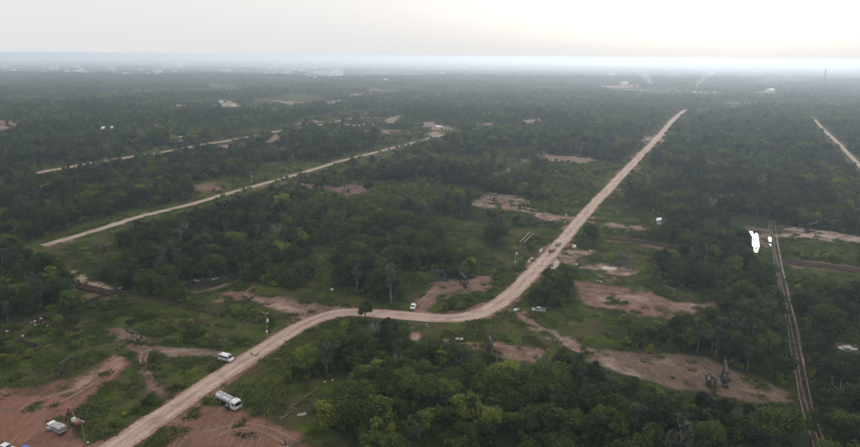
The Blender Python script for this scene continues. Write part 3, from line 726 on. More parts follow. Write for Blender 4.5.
def scatter(name, proto, P, vi, rot, scl, tint, label, cat):
    """one uncountable mass: points that each carry a plant"""
    me = bpy.data.meshes.new(name); me.from_pydata(np.column_stack([P, np.zeros(len(P))]).tolist(), [], [])
    for nm, typ, arr in (('vi', 'INT', vi.astype(np.int32)), ('tint', 'FLOAT', tint.astype(np.float32)), ('turn', 'FLOAT', rot.astype(np.float32))):
        a = me.attributes.new(nm, typ, 'POINT'); a.data.foreach_set('value', arr)
    a = me.attributes.new('scl', 'FLOAT_VECTOR', 'POINT'); a.data.foreach_set('vector', scl.astype(np.float32).ravel())
    o = tag(link(name, me), label, cat, kind='stuff')
    g = bpy.data.node_groups.new(name, 'GeometryNodeTree'); g.interface.new_socket('Geometry', in_out='INPUT', socket_type='NodeSocketGeometry'); g.interface.new_socket('Geometry', in_out='OUTPUT', socket_type='NodeSocketGeometry')
    N, L = g.nodes, g.links; gi, go = N.new('NodeGroupInput'), N.new('NodeGroupOutput'); ci = N.new('GeometryNodeCollectionInfo'); ci.inputs[0].default_value = PC[proto]
    ci.inputs[1].default_value = True; ci.inputs[2].default_value = True; ip = N.new('GeometryNodeInstanceOnPoints'); ip.inputs['Pick Instance'].default_value = True
    def na_(nm, ty): n = N.new('GeometryNodeInputNamedAttribute'); n.data_type = ty; n.inputs[0].default_value = nm; return n.outputs[0]
    cx = N.new('ShaderNodeCombineXYZ'); L.new(na_('turn', 'FLOAT'), cx.inputs[2])
    L.new(gi.outputs[0], ip.inputs['Points']); L.new(ci.outputs[0], ip.inputs['Instance']); L.new(na_('vi', 'INT'), ip.inputs['Instance Index'])
    L.new(cx.outputs[0], ip.inputs['Rotation']); L.new(na_('scl', 'FLOAT_VECTOR'), ip.inputs['Scale']); L.new(ip.outputs[0], go.inputs[0])
    md = o.modifiers.new('scatter', 'NODES'); md.node_group = g; return o
# ------------------------------------------------------------------ oilfield things
def at(x, y): p = G(x, y); return (float(p[0]), float(p[1]), 0.0)
def heading(a, b):
    d = G(*b) - G(*a); return math.atan2(d[1], d[0])
LANDMARKS = []
ORD = 'first second third fourth fifth sixth seventh eighth ninth tenth eleventh twelfth thirteenth fourteenth fifteenth sixteenth seventeenth eighteenth nineteenth'.split()
TENS = {2: 'twent', 3: 'thirt', 4: 'fort', 5: 'fift', 6: 'sixt', 7: 'sevent', 8: 'eight', 9: 'ninet'}
def ordinal(k):
    if k < 20: return ORD[k - 1]
    t, u = divmod(k, 10); return TENS[t] + ('ieth' if u == 0 else 'y-' + ORD[u - 1])
def mark(nm, p, r=0.0):
    if nm: LANDMARKS.append((nm, np.array(p[:2])))
    if r: KEEP.append((p[0], p[1], r))

# --- pumpjacks: +x points to the well
def make_pumpjack(label, paint, accent, cw='oily', tilt=.14):
    t = thing('pumpjack', label, 'pumpjack', group='pumpjacks of the oilfield'); P, Q, O = M(paint), M(accent), M(cw)
    b = MB()
    for y in (-.55, .55): b.box((-.9, y, .22), (6.2, .22, .3))
    for x in (-3.6, -2.2, -.6, .9, 1.9): b.box((x, 0, .2), (.2, 1.2, .24))
    b.build('base_frame', O, t)
    b = MB()
    for y in (-.95, .95):
        b.tube([(.95, y, .3), (.35, y * .25, 3.9)], .1, 6); b.tube([(-.75, y, .3), (.25, y * .25, 3.85)], .085, 6); b.tube([(.62, y * .6, 2.1), (-.25, y * .6, 2.1)], .05, 5)
    b.tube([(.65, -.6, 2.0), (.65, .6, 2.0)], .05, 5); b.box((.3, 0, 3.98), (.5, .6, .22)); b.build('samson_post', P, t)
    def beam(x, z): return (.3 + x * math.cos(tilt) - z * math.sin(tilt), 0, 4.18 + x * math.sin(tilt) + z * math.cos(tilt))
    b = MB(); c = beam(-.1, .12); b.box(c, (5.6, .3, .46), 0, 0, -tilt); b.box(beam(-.1, .38), (5.6, .46, .06), 0, 0, -tilt); b.box(beam(-.1, -.14), (5.6, .46, .06), 0, 0, -tilt); b.build('walking_beam', Q, t)
    hp = []
    for k in range(7):
        a = -.62 + 1.24 * k / 6; hp.append(beam(3.15 * math.cos(a) - .05, 3.15 * math.sin(a) * .62))
    prof = [(p[0], p[2]) for p in hp] + [(lambda q: (q[0], q[2]))(beam(2.35, .75)), (lambda q: (q[0], q[2]))(beam(2.35, -.65))]
    MB().prism(prof, -.24, .24).build('horse_head', Q, t)
    tip = hp[3]
    b = MB(); b.tube([(tip[0] + .1, 0, tip[2] - .9), (tip[0] + .1, 0, 1.5)], .035, 5); b.build('bridle', M('black'), t)
    b = MB(); w = tip[0] + .1; b.tube([(w, 0, 0), (w, 0, .8)], .16, 8); b.tube([(w, 0, .8), (w, 0, 1.55)], .08, 8); b.tube([(w - .5, 0, .75), (w + .5, 0, .75)], .08, 6); b.tube([(w, -.4, .95), (w, .4, .95)], .06, 6); b.lathe([(0, .24), (.06, .24)], (w, 0, .62), 'Z', 10); b.build('wellhead', O, t)
    b = MB(); b.box((-2.3, 0, .85), (1.25, .9, 1.0)); b.lathe([(-.55, .33), (.55, .33)], (-2.3, 0, 1.4), 'Y', 12); b.build('gearbox', P, t)
    for y in (-.68, .68):
        a = 2.5; e = (-2.3 + 1.5 * math.cos(a), y, 1.4 + 1.5 * math.sin(a)); b = MB(); d = Vector((math.cos(a), 0, math.sin(a)))
        b.tube([(-2.3 - .3 * d.x, y, 1.4 - .3 * d.z), e], .14, 6); k = b.build('crank', P, t)
        w = MB(); w.box((-2.3 + 1.15 * d.x, y * 1.22, 1.4 + 1.15 * d.z), (1.0, .26, .95), 0, 0, -a); w.build('counterweight', M(cw), k)
        q = beam(-2.75, -.1); b = MB(); b.tube([(-2.3 + .9 * d.x, y * 1.5, 1.4 + .9 * d.z), (q[0], y * .8, q[2])], .065, 6); b.build('pitman_arm', P, t)
    q = beam(-2.75, -.12); MB().box(q, (.22, 1.25, .2)).build('equaliser', P, t)
    b = MB(); b.lathe([(-.45, .3), (.4, .3), (.45, .22)], (-3.55, 0, .78), 'Y', 12); b.box((-3.55, 0, .45), (.6, .7, .2)); b.build('motor', M('steelblue'), t)
    b = MB(); b.prism([(-3.65, .5), (-2.2, 1.1), (-2.2, 1.72), (-3.65, 1.05)], .72, .84); b.build('belt_guard', Q, t)
    return t
pj = make_pumpjack('dark pumpjack with pale beam on grass, nearest the lower left pad', 'oily', 'steelblue')
pj2 = make_pumpjack('pumpjack with yellow-orange beam and head on the pad above the bend', 'yellow', 'yellow', 'oily')
pj3 = make_pumpjack('grey-blue pumpjack nearer the trees on the pad by the white car', 'steelblue', 'steelblue', 'steelblue', -.1)
def place(o, x, y, to, s=1.0, label=None, copy=True, nm=None, r=2.6):
    p = at(x, y); rz = heading((x, y), to)
    if copy: o = dup(o, p, rz, label, s)
    else: o.location = p; o.rotation_euler = (0, 0, rz); o.scale = (s, s, s)
    mark(nm, p, r); return o
place(pj, 68, 371, (77, 366), .92, copy=False, nm='the lower left pumpjack')
place(pj, 134, 342, (126, 340), .92, 'black pumpjack on grass at the end of the van track', nm='the black pumpjack')
place(pj2, 250, 299, (258, 295), .95, copy=False, nm='the yellow pumpjack')
place(pj3, 438, 280, (430, 279), 1.0, copy=False)
place(pj, 463, 285, (458, 280), 1.05, 'dark pumpjack on the reddish pad, right of the grey-blue pumpjack')
place(pj, 490, 353, (493, 364), 1.15, 'dark pumpjack seen end-on behind trees below the road bend', nm='the end-on pumpjack')
place(pj, 711, 389, (716, 398), 1.0, 'lower left of two dark pumpjacks on the lower right pad')
place(pj, 724, 381, (722, 372), 1.15, 'upper right of two dark pumpjacks on the lower right pad')
place(pj, 669, 298, (662, 296), 1.0, 'dark pumpjack at the upper edge of the big red pad')
place(pj3, 625, 267.5, (633, 270), 1.25, 'large grey pumpjack above the long bright puddle', nm='the large grey pumpjack')
place(pj, 491, 200.5, (485, 199), 1.1, 'dark pumpjack at top of the far pink pad')
place(pj, 523, 209, (530, 208), 1.0, 'small dark pumpjack in the middle of the far pink pad')
place(pj, 811, 232, (818, 231), 1.2, 'dark pumpjack on the pale lot at the right edge')
place(pj, 99, 253, (92, 255), 1.0, 'dark pumpjack on the open field left of the woods')
place(pj, 345, 192, (338, 191), 1.1, 'dark pumpjack in the grey clearing below the western road')

# --- wheels
def wheel(parent, x, y, r, w):
    s = 1 if y > 0 else -1; b = MB(); b.lathe([(-w / 2, r * .8), (-w / 2 + .03, r), (w / 2 - .03, r), (w / 2, r * .8)], (x, y, r), 'Y', 16)
    k = b.build('wheel', M('tyre'), parent, True); d = MB(); d.lathe([(0, r * .55), (.03, r * .5), (.04, r * .2)] if s > 0 else [(-.04, r * .2), (-.03, r * .5), (0, r * .55)], (x, y + s * (w / 2 - .005), r), 'Y', 12); d.build('rim', M('rim'), k)
def lamps(t, x, ys, z, m='lamp', sx=.06, sy=.26, sz=.16, name='headlight'):
    for y in ys: MB().box((x, y, z), (sx, sy, sz)).build(name, M(m), t)

# --- silver tanker lorry
p = at(229, 405.5); t = thing('tanker_truck', 'silver tanker lorry with white cab parked in the lower clearing', 'truck', p, heading((217, 399), (241, 411))); mark('the tanker lorry', p, 5.6)
b = MB(); b.box((-.3, 0, .78), (8.6, .9, .26)); b.box((-1.2, 0, 1.0), (6.4, 1.7, .2)); b.build('chassis', M('black'), t)
b = MB(); b.lathe([(-4.55, .35), (-4.5, .75), (-4.35, 1.0), (1.55, 1.0), (1.7, .75), (1.75, .35)], (0, 0, 2.05), 'X', 24, 0, 1.15); tk = b.build('tank', M('silver'), t, True)
for x in (-4.3, -2.9, -1.4, .1, 1.5): MB().lathe([(-.05, 1.03), (.05, 1.03)], (x, 0, 2.05), 'X', 24, 0, 1.15).build('tank_band', M('grey'), tk, True)
b = MB(); b.box((-1.4, 0, 3.08), (5.6, .55, .05));
for y in (-.32, .32):
    b.tube([(-4.1, y, 3.28), (1.4, y, 3.28)], .03, 5)
    for x in (-4.1, -2.3, -.5, 1.4): b.tube([(x, y, 3.0), (x, y, 3.28)], .025, 5)
b.build('walkway', M('grey'), tk)
for x in (-3.2, -1.4, .5): MB().lathe([(0, .3), (.18, .3), (.2, .2)], (x, 0, 3.06), 'Z', 12).build('manhole', M('silver'), tk)
b = MB(); [b.box((-4.62, 0, .9 + k * .36), (.04, .5, .05)) for k in range(7)]; [b.box((-4.62, y, 2.0), (.05, .05, 2.4)) for y in (-.26, .26)]; b.build('ladder', M('grey'), t)
b = MB(); b.prism([(2.0, .55), (4.15, .55), (4.2, 1.35), (4.0, 2.45), (3.75, 2.72), (2.1, 2.75), (2.0, 2.6)], -1.2, 1.2, 0, .07); cb = b.build('cab', M('white'), t)
MB().prism([(4.19, 1.55), (4.23, 1.55), (4.04, 2.45), (4.0, 2.45)], -1.02, 1.02).build('windscreen', M('glass'), cb)
for y in (-1.205, 1.205): MB().box((3.3, y, 2.0), (1.0, .03, .62)).build('side_window', M('glass'), cb); MB().box((4.05, y * 1.12, 2.0), (.12, .2, .45)).build('mirror', M('black'), cb)
MB().box((4.22, 0, .72), (.14, 2.3, .34)).build('bumper', M('grey'), cb); lamps(cb, 4.27, (-.9, .9), 1.05)
for x in (-3.6, -2.35, 3.05):
    for y in (-1.02, 1.02): wheel(t, x, y, .52, .34 if x > 0 else .5)
for y in (-1, 1): MB().prism([(-4.35, 1.0), (-1.6, 1.0), (-1.9, 1.2), (-4.1, 1.2)], y * 1.0 - .28, y * 1.0 + .28).build('mudguard', M('black'), t)
b = MB(); b.lathe([(-.5, .3), (.5, .3)], (.6, -.95, .78), 'X', 12); b.build('fuel_tank', M('grey'), t)
MB().box((.6, .95, .78), (1.0, .5, .5)).build('tool_box', M('black'), t)
lamps(t, -4.6, (-.9, .9), .8, 'red', .05, .3, .14, 'tail_light'); MB().box((-4.55, 0, .62), (.12, 2.2, .18)).build('rear_bumper', M('grey'), t)

# --- white minibus
p = at(226.5, 360.5); t = thing('minibus', 'white minibus with dark windows turning onto the main dirt road', 'van', p, heading((220, 358.8), (233, 362.2))); mark('the white minibus', p, 3.4)
b = MB(); b.prism([(-2.5, .35), (2.35, .35), (2.5, .6), (2.42, 1.05), (1.95, 1.3), (1.25, 2.08), (.9, 2.16), (-2.2, 2.16), (-2.42, 2.0), (-2.5, 1.1)], -.92, .92, 0, .06); bd = b.build('body', M('white'), t)
MB().prism([(1.99, 1.33), (2.03, 1.33), (1.31, 2.06), (1.27, 2.06)], -.78, .78).build('windscreen', M('glass'), bd)
for y in (-.925, .925):
    for x0, x1 in ((.55, 1.3), (-.5, .45), (-1.45, -.6), (-2.25, -1.55)): MB().prism([(x0, 1.28), (x1 + (.25 if x1 > 1 else 0), 1.28), (x1, 1.88), (x0, 1.88)], y - .015, y + .015).build('side_window', M('glass'), bd)
    MB().box((-.0, y, .62), (3.6, .03, .12)).build('trim', M('black'), bd); MB().box((1.6, y * 1.12, 1.35), (.12, .16, .22)).build('mirror', M('black'), bd)
MB().box((-2.49, 0, 1.58), (.06, 1.5, .55)).build('rear_window', M('glass'), bd); MB().box((2.46, 0, .55), (.16, 1.75, .26)).build('bumper', M('grey'), bd); lamps(bd, 2.44, (-.68, .68), .9); lamps(bd, -2.5, (-.78, .78), 1.0, 'red', .05, .16, .4, 'tail_light')
for x in (-1.5, 1.55):
    for y in (-.82, .82): wheel(t, x, y, .34, .22)

# --- cars
def car(label, x, y, to, nm=None, paint='white', s=1.0):
    p = at(x, y); t = thing('parked_car', label, 'car', p, heading((x, y), to), s=s); mark(nm, p, 2.6)
    b = MB(); b.prism([(-2.0, .3), (2.0, .3), (2.1, .5), (2.02, .78), (1.0, .95), (-1.85, 1.0), (-2.08, .8), (-2.1, .5)], -.84, .84, 0, .07); bd = b.build('body', M(paint), t)
    b = MB(); b.prism([(-1.75, .95), (1.1, .93), (.35, 1.45), (-1.35, 1.47)], -.74, .74, 0, .05); cb = b.build('cabin', M(paint), bd)
    MB().prism([(1.09, .98), (1.13, .98), (.43, 1.44), (.39, 1.44)], -.64, .64).build('windscreen', M('glass'), bd)
    MB().prism([(-1.77, 1.02), (-1.73, 1.02), (-1.38, 1.43), (-1.42, 1.43)], -.62, .62).build('rear_window', M('glass'), bd)
    for y_ in (-.735, .735):
        MB().prism([(-.3, 1.02), (.85, 1.0), (.3, 1.38), (-.3, 1.4)], y_ - .02, y_ + .02).build('side_window', M('glass'), bd); MB().prism([(-1.45, 1.03), (-.4, 1.02), (-.4, 1.4), (-1.2, 1.4)], y_ - .02, y_ + .02).build('side_window', M('glass'), bd)
    lamps(bd, 2.06, (-.6, .6), .66); lamps(bd, -2.08, (-.62, .62), .76, 'red', .05, .3, .14, 'tail_light'); MB().box((2.07, 0, .42), (.1, 1.5, .16)).build('bumper', M('grey'), bd)
    for x_ in (-1.28, 1.3):
        for y_ in (-.76, .76): wheel(t, x_, y_, .31, .2)
    return t
car('white car parked where the pad track meets the bend', 413, 308, (410, 316), 'the white car by the bend')
car('white car cut off by the photo bottom in the left corner', 7, 450, (20, 454), None, 'white')
car('blue car roof just showing at the photo bottom near left', 27, 452.5, (40, 456), None, 'blue')

# --- white lorry with covered tipper box
p = at(57, 431.5); t = thing('dump_truck', 'white-cabbed lorry with grey covered box on the red lower left pad', 'truck', p, heading((62, 434), (50, 428.5)), s=.84); mark('the white-cabbed lorry', p, 4.6)
b = MB(); b.box((-.2, 0, .8), (6.6, .85, .25)); b.build('chassis', M('black'), t)
b = MB(); b.prism([(-3.5, 1.0), (1.1, 1.0), (1.2, 2.5), (-3.6, 2.5)], -1.15, 1.15); bx = b.build('tipper_box', M('grey'), t)
for x in (-3.0, -2.0, -1.0, 0, .9):
    for y in (-1.19, 1.19): MB().box((x, y, 1.75), (.12, .08, 1.5)).build('side_rib', M('grey'), bx)
vs = [(x, y, 2.53 + .16 * math.cos(y * 1.3) + .05 * math.sin(x * 5)) for x in np.linspace(-3.55, 1.15, 12) for y in np.linspace(-1.2, 1.2, 7)]
b = MB(); b.add(vs, [(i * 7 + j, i * 7 + j + 1, i * 7 + j + 8, i * 7 + j + 7) for i in range(11) for j in range(6)]); b.build('tarpaulin', M('grey'), bx, True)
b = MB(); b.prism([(1.45, .6), (3.3, .6), (3.35, 1.4), (3.15, 2.35), (2.95, 2.55), (1.5, 2.6)], -1.12, 1.12, 0, .06); cb = b.build('cab', M('white'), t)
MB().prism([(3.33, 1.5), (3.37, 1.5), (3.19, 2.33), (3.15, 2.33)], -.95, .95).build('windscreen', M('glass'), cb)
for y in (-1.125, 1.125): MB().box((2.6, y, 1.95), (.85, .03, .58)).build('side_window', M('glass'), cb)
MB().box((3.36, 0, .75), (.12, 2.1, .3)).build('bumper', M('black'), cb); lamps(cb, 3.38, (-.85, .85), 1.05)
for x in (-2.6, 2.35):
    for y in (-1.0, 1.0): wheel(t, x, y, .48, .3 if x > 0 else .46)

# --- excavator behind the bush
p = at(77, 425); t = thing('excavator', 'orange-armed excavator half hidden by bushes beside the white-cabbed lorry', 'excavator', p, heading((77, 425), (64, 418)), s=.85); 
for y in (-.95, .95):
    b = MB(); b.prism([(-1.5, .1), (1.5, .1), (1.75, .4), (1.5, .75), (-1.5, .75), (-1.75, .4)], y - .25, y + .25); b.build('track', M('black'), t)
b = MB(); b.box((-.3, 0, 1.2), (2.6, 1.9, .75)); b.prism([(-1.9, .9), (-1.2, .9), (-1.2, 1.75), (-1.8, 1.75)], -.95, .95); bd = b.build('body', M('orange'), t)
b = MB(); b.prism([(-.3, 1.5), (1.1, 1.5), (1.05, 2.5), (.7, 2.75), (-.3, 2.75)], .1, .95); cb = b.build('cab', M('white'), bd)
MB().box((1.09, .52, 2.05), (.04, .7, .85)).build('windscreen', M('glass'), cb)
b = MB(); b.prism([(.7, 1.4), (1.1, 1.3), (2.9, 4.0), (4.3, 4.5), (4.2, 4.85), (2.6, 4.4)], -.5, -.15); bm = b.build('boom', M('orange'), t)
b = MB(); b.prism([(4.0, 4.85), (4.35, 4.95), (5.1, 2.4), (4.9, 2.3)], -.47, -.18); b.build('stick', M('orange'), bm)
b = MB(); b.prism([(4.85, 2.4), (5.2, 2.45), (5.3, 1.6), (4.9, 1.3), (4.5, 1.5), (4.75, 1.7)], -.8, .15); b.build('bucket', M('oily'), bm)
b = MB(); b.tube([(1.4, -.6, 1.6), (2.6, -.6, 3.7)], .07, 6); b.tube([(2.8, -.33, 4.75), (4.0, -.33, 5.1)], .07, 6); b.build('hydraulic_ram', M('grey'), bm)

# --- silver pickup and small green cart beside the bend
p = at(538.5, 311.5); t = thing('pickup_truck', 'silver pickup parked in the grass inside the road bend', 'pickup', p, heading((543, 312), (531, 311))); mark('the silver pickup', p, 3.4)
def pickup(t, paint, load=None):
    b = MB(); b.prism([(-2.6, .45), (2.45, .45), (2.6, .7), (2.5, 1.0), (1.25, 1.12), (-2.6, 1.12)], -.9, .9, 0, .05); bd = b.build('body', M(paint), t)
    b = MB(); b.prism([(-.75, 1.1), (1.3, 1.1), (.7, 1.75), (-.65, 1.78)], -.8, .8, 0, .05); cb = b.build('cabin', M(paint), bd)
    MB().prism([(1.29, 1.16), (1.33, 1.16), (.79, 1.72), (.75, 1.72)], -.7, .7).build('windscreen', M('glass'), cb); MB().box((-.74, 0, 1.45), (.05, 1.3, .45)).build('rear_window', M('glass'), cb)
    for y in (-.805, .805): MB().prism([(-.55, 1.2), (.98, 1.18), (.6, 1.66), (-.55, 1.68)], y - .015, y + .015).build('side_window', M('glass'), cb)
    b = MB(); b.box((-1.7, 0, 1.135), (1.7, 1.5, .03)); b.build('bed_floor', M('black'), bd)
    for y in (-.84, .84): MB().box((-1.7, y, 1.28), (1.8, .1, .3)).build('bed_side', M(paint), bd)
    MB().box((-2.58, 0, 1.28), (.08, 1.75, .3)).build('tailgate', M(paint), bd); lamps(bd, 2.56, (-.65, .65), .85); lamps(bd, -2.6, (-.78, .78), .9, 'red', .05, .18, .25, 'tail_light')
    for x in (-1.65, 1.6):
        for y in (-.82, .82): wheel(t, x, y, .38, .25)
    if load:
        vs = []; n1, n2 = 8, 7
        for i in range(n1):
            for j in range(n2):
                e = math.sin(math.pi * i / (n1 - 1)) * math.sin(math.pi * j / (n2 - 1)); vs.append((-2.5 + 1.65 * i / (n1 - 1), -.78 + 1.56 * j / (n2 - 1), 1.2 + .95 * e ** .4 + .12 * rs.rand()))
        b = MB(); b.add(vs, [(i * n2 + j, i * n2 + j + 1, i * n2 + j + n2 + 1, i * n2 + j + n2) for i in range(n1 - 1) for j in range(n2 - 1)]); b.build('load', M(load), bd, True)
rs = np.random.RandomState(3)
pickup(t, 'silver')
for (x, y), to, lab in (((552, 251.5), (558, 245), 'rear one of two loaded pickups driving up the main road'), ((558.2, 245), (564, 238.5), 'front one of two loaded pickups driving up the main road')):
    p = at(x, y); q = thing('pickup_truck', lab, 'pickup', p, heading((x, y), to), s=1.15); pickup(q, 'orange' if 'rear' in lab else 'grey', 'load')
p = at(516, 311.8); t = thing('farm_cart', 'small pale green motor cart at the verge of the bend', 'cart', p, heading((512, 312.5), (520, 309.5)), s=.8); mark('the green cart', p, 2.0)
b = MB(); b.prism([(-1.6, .7), (.6, .7), (.7, 1.25), (-1.7, 1.25)], -.65, .65); b.build('tray', M('green'), t); b = MB(); b.prism([(.7, .5), (1.9, .5), (1.95, 1.0), (1.3, 1.15), (.9, 1.75), (.7, 1.75)], -.55, .55, 0, .05); b.build('cab', M('green'), t); MB().prism([(1.32, 1.17), (1.36, 1.17), (.98, 1.72), (.94, 1.72)], -.45, .45).build('windscreen', M('glass'), t)
b = MB(); b.tube([(1.8, 0, .9), (2.3, 0, 1.5)], .05, 5); b.box((-.5, 0, 1.4), (1.6, 1.0, .35)); b.build('crate_load', M('white'), t)
for x, ys in ((-1.0, (-.68, .68)), (1.5, (-.1,))):
    for y in ys: wheel(t, x, y, .34, .2)

# --- power poles
def make_pole(label, h=9.5, transformer=True, colr='concrete'):
    t = thing('power_pole', label, 'pole', group='power poles'); b = MB(); b.tube([(0, 0, -.3), (0, 0, h * .5), (0, 0, h)], [.17, .14, .1], 8); b.build('pole', M(colr), t)
    b = MB(); b.box((0, 0, h - .35), (2.4, .12, .14)); b.tube([(-.8, 0, h - .4), (0, 0, h - 1.2)], .03, 5); b.tube([(.8, 0, h - .4), (0, 0, h - 1.2)], .03, 5); b.build('crossarm', M('wood'), t)
    for x in (-1.05, 0.25, 1.05): MB().lathe([(0, .07), (.1, .13), (.16, .07), (.24, .12), (.32, .05)], (x, 0, h - .28), 'Z', 8).build('insulator', M('ceramic'), t)
    if transformer:
        b = MB(); b.lathe([(0, .33), (.06, .38), (.95, .38), (1.05, .28), (1.1, .1)], (.5, 0, h - 3.4), 'Z', 14); tr = b.build('transformer', M('white'), t, True)
        for k in (-1, 1): MB().lathe([(0, .05), (.1, .09), (.25, .04)], (.5 + .16 * k, .1, h - 2.3), 'Z', 7).build('bushing', M('ceramic'), tr)
        MB().box((.2, 0, h - 3.0), (.35, .12, .1)).build('bracket', M('grey'), tr); MB().box((0, -.22, 2.6), (.5, .3, .8)).build('switch_box', M('ceramic'), t)
    return t
pl = make_pole('power pole with white transformer at the roadside above the minibus'); pole_spots = []
def set_pole(o, x, y, to, label=None, copy=True, nm=None):
    p = at(x, y); rz = heading((x, y), to) + math.pi / 2
    if copy: o = dup(o, p, rz, label)
    else: o.location = p; o.rotation_euler = (0, 0, rz)
    pole_spots.append((p, rz)); mark(nm, p, 1.2); return o
set_pole(pl, 267.5, 338, (230, 362), None, False, 'the transformer pole')
set_pole(pl, 515, 267, (505, 285), 'power pole with transformer at the left verge above the bend', nm='the pole above the bend')
set_pole(pl, 564.5, 226, (555, 238), 'power pole beside the far pink pad and main road')
set_pole(pl, 252, 185, (210, 196), 'white-topped power pole on grass beside the western road')
pw = make_pole('bare wooden pole without transformer at left of the western road', 8.5, False, 'wood'); set_pole(pw, 209.5, 195, (160, 208), None, False)
set_pole(pw, 427, 348, (440, 345), 'slim wooden pole among trees just below the road bend')
def wire(pa, pb, ra, rb, label, h=9.3, group='overhead wires'):
    for k, x in enumerate((-1.05, .25, 1.05)):
        a = np.array([pa[0] + x * math.cos(ra), pa[1] + x * math.sin(ra), h + .1]); c = np.array([pb[0] + x * math.cos(rb), pb[1] + x * math.sin(rb), h + .1]); L_ = np.linalg.norm(c - a)
        pts = [tuple(a + (c - a) * u + np.array([0, 0, -.02 * L_ * 4 * u * (1 - u)])) for u in np.linspace(0, 1, 12)]
        o = MB().tube(pts, .035, 5).build('overhead_wire', M('rope')); tag(o, label % ('left', 'middle', 'right')[k], 'wire', group)
pe = set_pole(pw, 86, 450, (40, 476), 'wooden pole whose top shows at the bottom edge, lower left')
wire(pole_spots[0][0], pole_spots[-1][0], pole_spots[0][1], pole_spots[-1][1], '%s overhead wire running down from the transformer pole')

# --- pipe bundles and stacks
def pipes(label, line, count, spacing, r, mats, support=8.0, z=.35, group=None, jit=.12, cat='pipeline', layers=1):
    P = spline(GL(line), 6.0); t = thing('pipe_bundle', label, cat, (P[0][0], P[0][1], 0), group=group); o = P[0]
    T = np.gradient(P, axis=0); T /= np.linalg.norm(T, axis=1)[:, None]; Nn = np.column_stack([T[:, 1], -T[:, 0]])
    rr = np.random.RandomState(abs(int(line[0][0])) + count)
    for k in range(count * layers):
        c, ly = k % count, k // count; offs = (c - (count - 1) / 2) * spacing + rr.normal() * spacing * .12; i0, i1 = 0, len(P)
        if rr.rand() < .35: i0 = rr.randint(0, max(1, len(P) // 3))
        if rr.rand() < .35: i1 = len(P) - rr.randint(0, max(1, len(P) // 3))
        pts = []
        for i in range(i0, i1):
            q = P[i] + Nn[i] * (offs + jit * math.sin(i * .9 + k)); pts.append((q[0] - o[0], q[1] - o[1], z + r + ly * 2.05 * r + .02 * rr.rand()))
        if len(pts) > 1: MB().tube(pts, r * rr.uniform(.8, 1.15), 7).build('pipe', M(mats[rr.randint(len(mats))]), t, True)
    if support:
        s = 0; wdt = count * spacing + .5; last = -1e9
        for i in range(len(P)):
            if i: s += np.linalg.norm(P[i] - P[i - 1])
            if s - last >= support:
                last = s; b = MB(); b.box((P[i][0] - o[0], P[i][1] - o[1], z / 2), (.25, wdt, z), 0, math.atan2(T[i][1], T[i][0])); b.build('sleeper', M('wood'), t)
    for q in P[::1]: KEEP.append((q[0], q[1], max(.5, count * spacing / 2 - (-.2 if count == 8 else .3))))
    return t
pipes('long bundle of rusty pipes running down the right side of the photo', [(771, 221), (774, 240), (778, 264), (784, 292), (791, 323), (799, 366), (806, 402), (818, 440), (824, 462)], 8, .45, .14, ['rust', 'darkpipe', 'palepipe', 'rust'], 9)
pipes('wide dark pipe rack running diagonally through trees at far left', [(-12, 337), (0, 333), (22, 325), (43, 316), (70, 308), (93, 300), (119.5, 291.5), (146, 278)], 7, .42, .14, ['darkpipe', 'rust', 'darkpipe'], 8)
pipes('dark pipe row branching from the rack above the bushes at left', [(38, 321.5), (58, 326), (81, 331.5)], 5, .4, .14, ['darkpipe'], 7)
pipes('short dark pipe row at the left edge below the white sacks', [(7, 337), (22, 341.5), (39, 347)], 4, .4, .14, ['darkpipe'], 7)
pipes('thin dark pipeline along the grass strip by the pole', [(120, 291.5), (150, 299), (180, 306), (226, 317), (262, 325)], 2, .45, .15, ['darkpipe', 'rust'], 10, .25)
pipes('wide band of dark pipes crossing grass left of the right-hand woods', [(605, 238.5), (630, 241), (655, 244.5), (682, 248.5)], 9, .5, .15, ['darkpipe', 'darkpipe', 'rust'], 9)
pipes('wide band of brown pipes at the right edge below the pale lot', [(785, 262.5), (810, 265), (835, 268), (866, 272.5)], 12, .5, .16, ['darkpipe', 'rust', 'rust'], 9)
pipes('pile of dark stacked pipes below the pale track at left', [(80, 287), (97, 291), (113, 295)], 10, .42, .17, ['darkpipe', 'darkpipe', 'rust'], 5, .2, None, .05, 'pipes', 2)
pipes('pair of pale rusty pipes lying on grass in the lower clearing', [(293, 408), (305, 399), (318, 390)], 2, .8, .11, ['palepipe', 'rust'], 7, .2)
pipes('single dark pipeline leading away from the far pink pad leftwards', [(417, 214), (430, 208), (444, 201)], 3, .5, .15, ['darkpipe'], 9, .2)
# two pale concrete kerb walls by the green plot
for (a, c), lab in ((((519.8, 242.6), (529.6, 232.6)), 'left of two pale concrete beams on the green plot by main road'), (((524, 242.8), (533.8, 233)), 'right of two pale concrete beams on the green plot by main road')):
    A_, C_ = G(*a), G(*c); d = C_ - A_; L_ = float(np.linalg.norm(d)); t = thing('concrete_beam', lab, 'beam', (A_[0], A_[1], 0), math.atan2(d[1], d[0]), 'concrete beams')
    nseg = 6
    for k in range(nseg): MB().prism([((k + .02) * L_ / nseg, 0), ((k + .98) * L_ / nseg, 0), ((k + .98) * L_ / nseg, .35), ((k + .02) * L_ / nseg, .35)], -.25, .25).build('segment', M('concrete'), t)
    for k in range(5): q = A_ + d * k / 4; KEEP.append((q[0], q[1], 1.0))
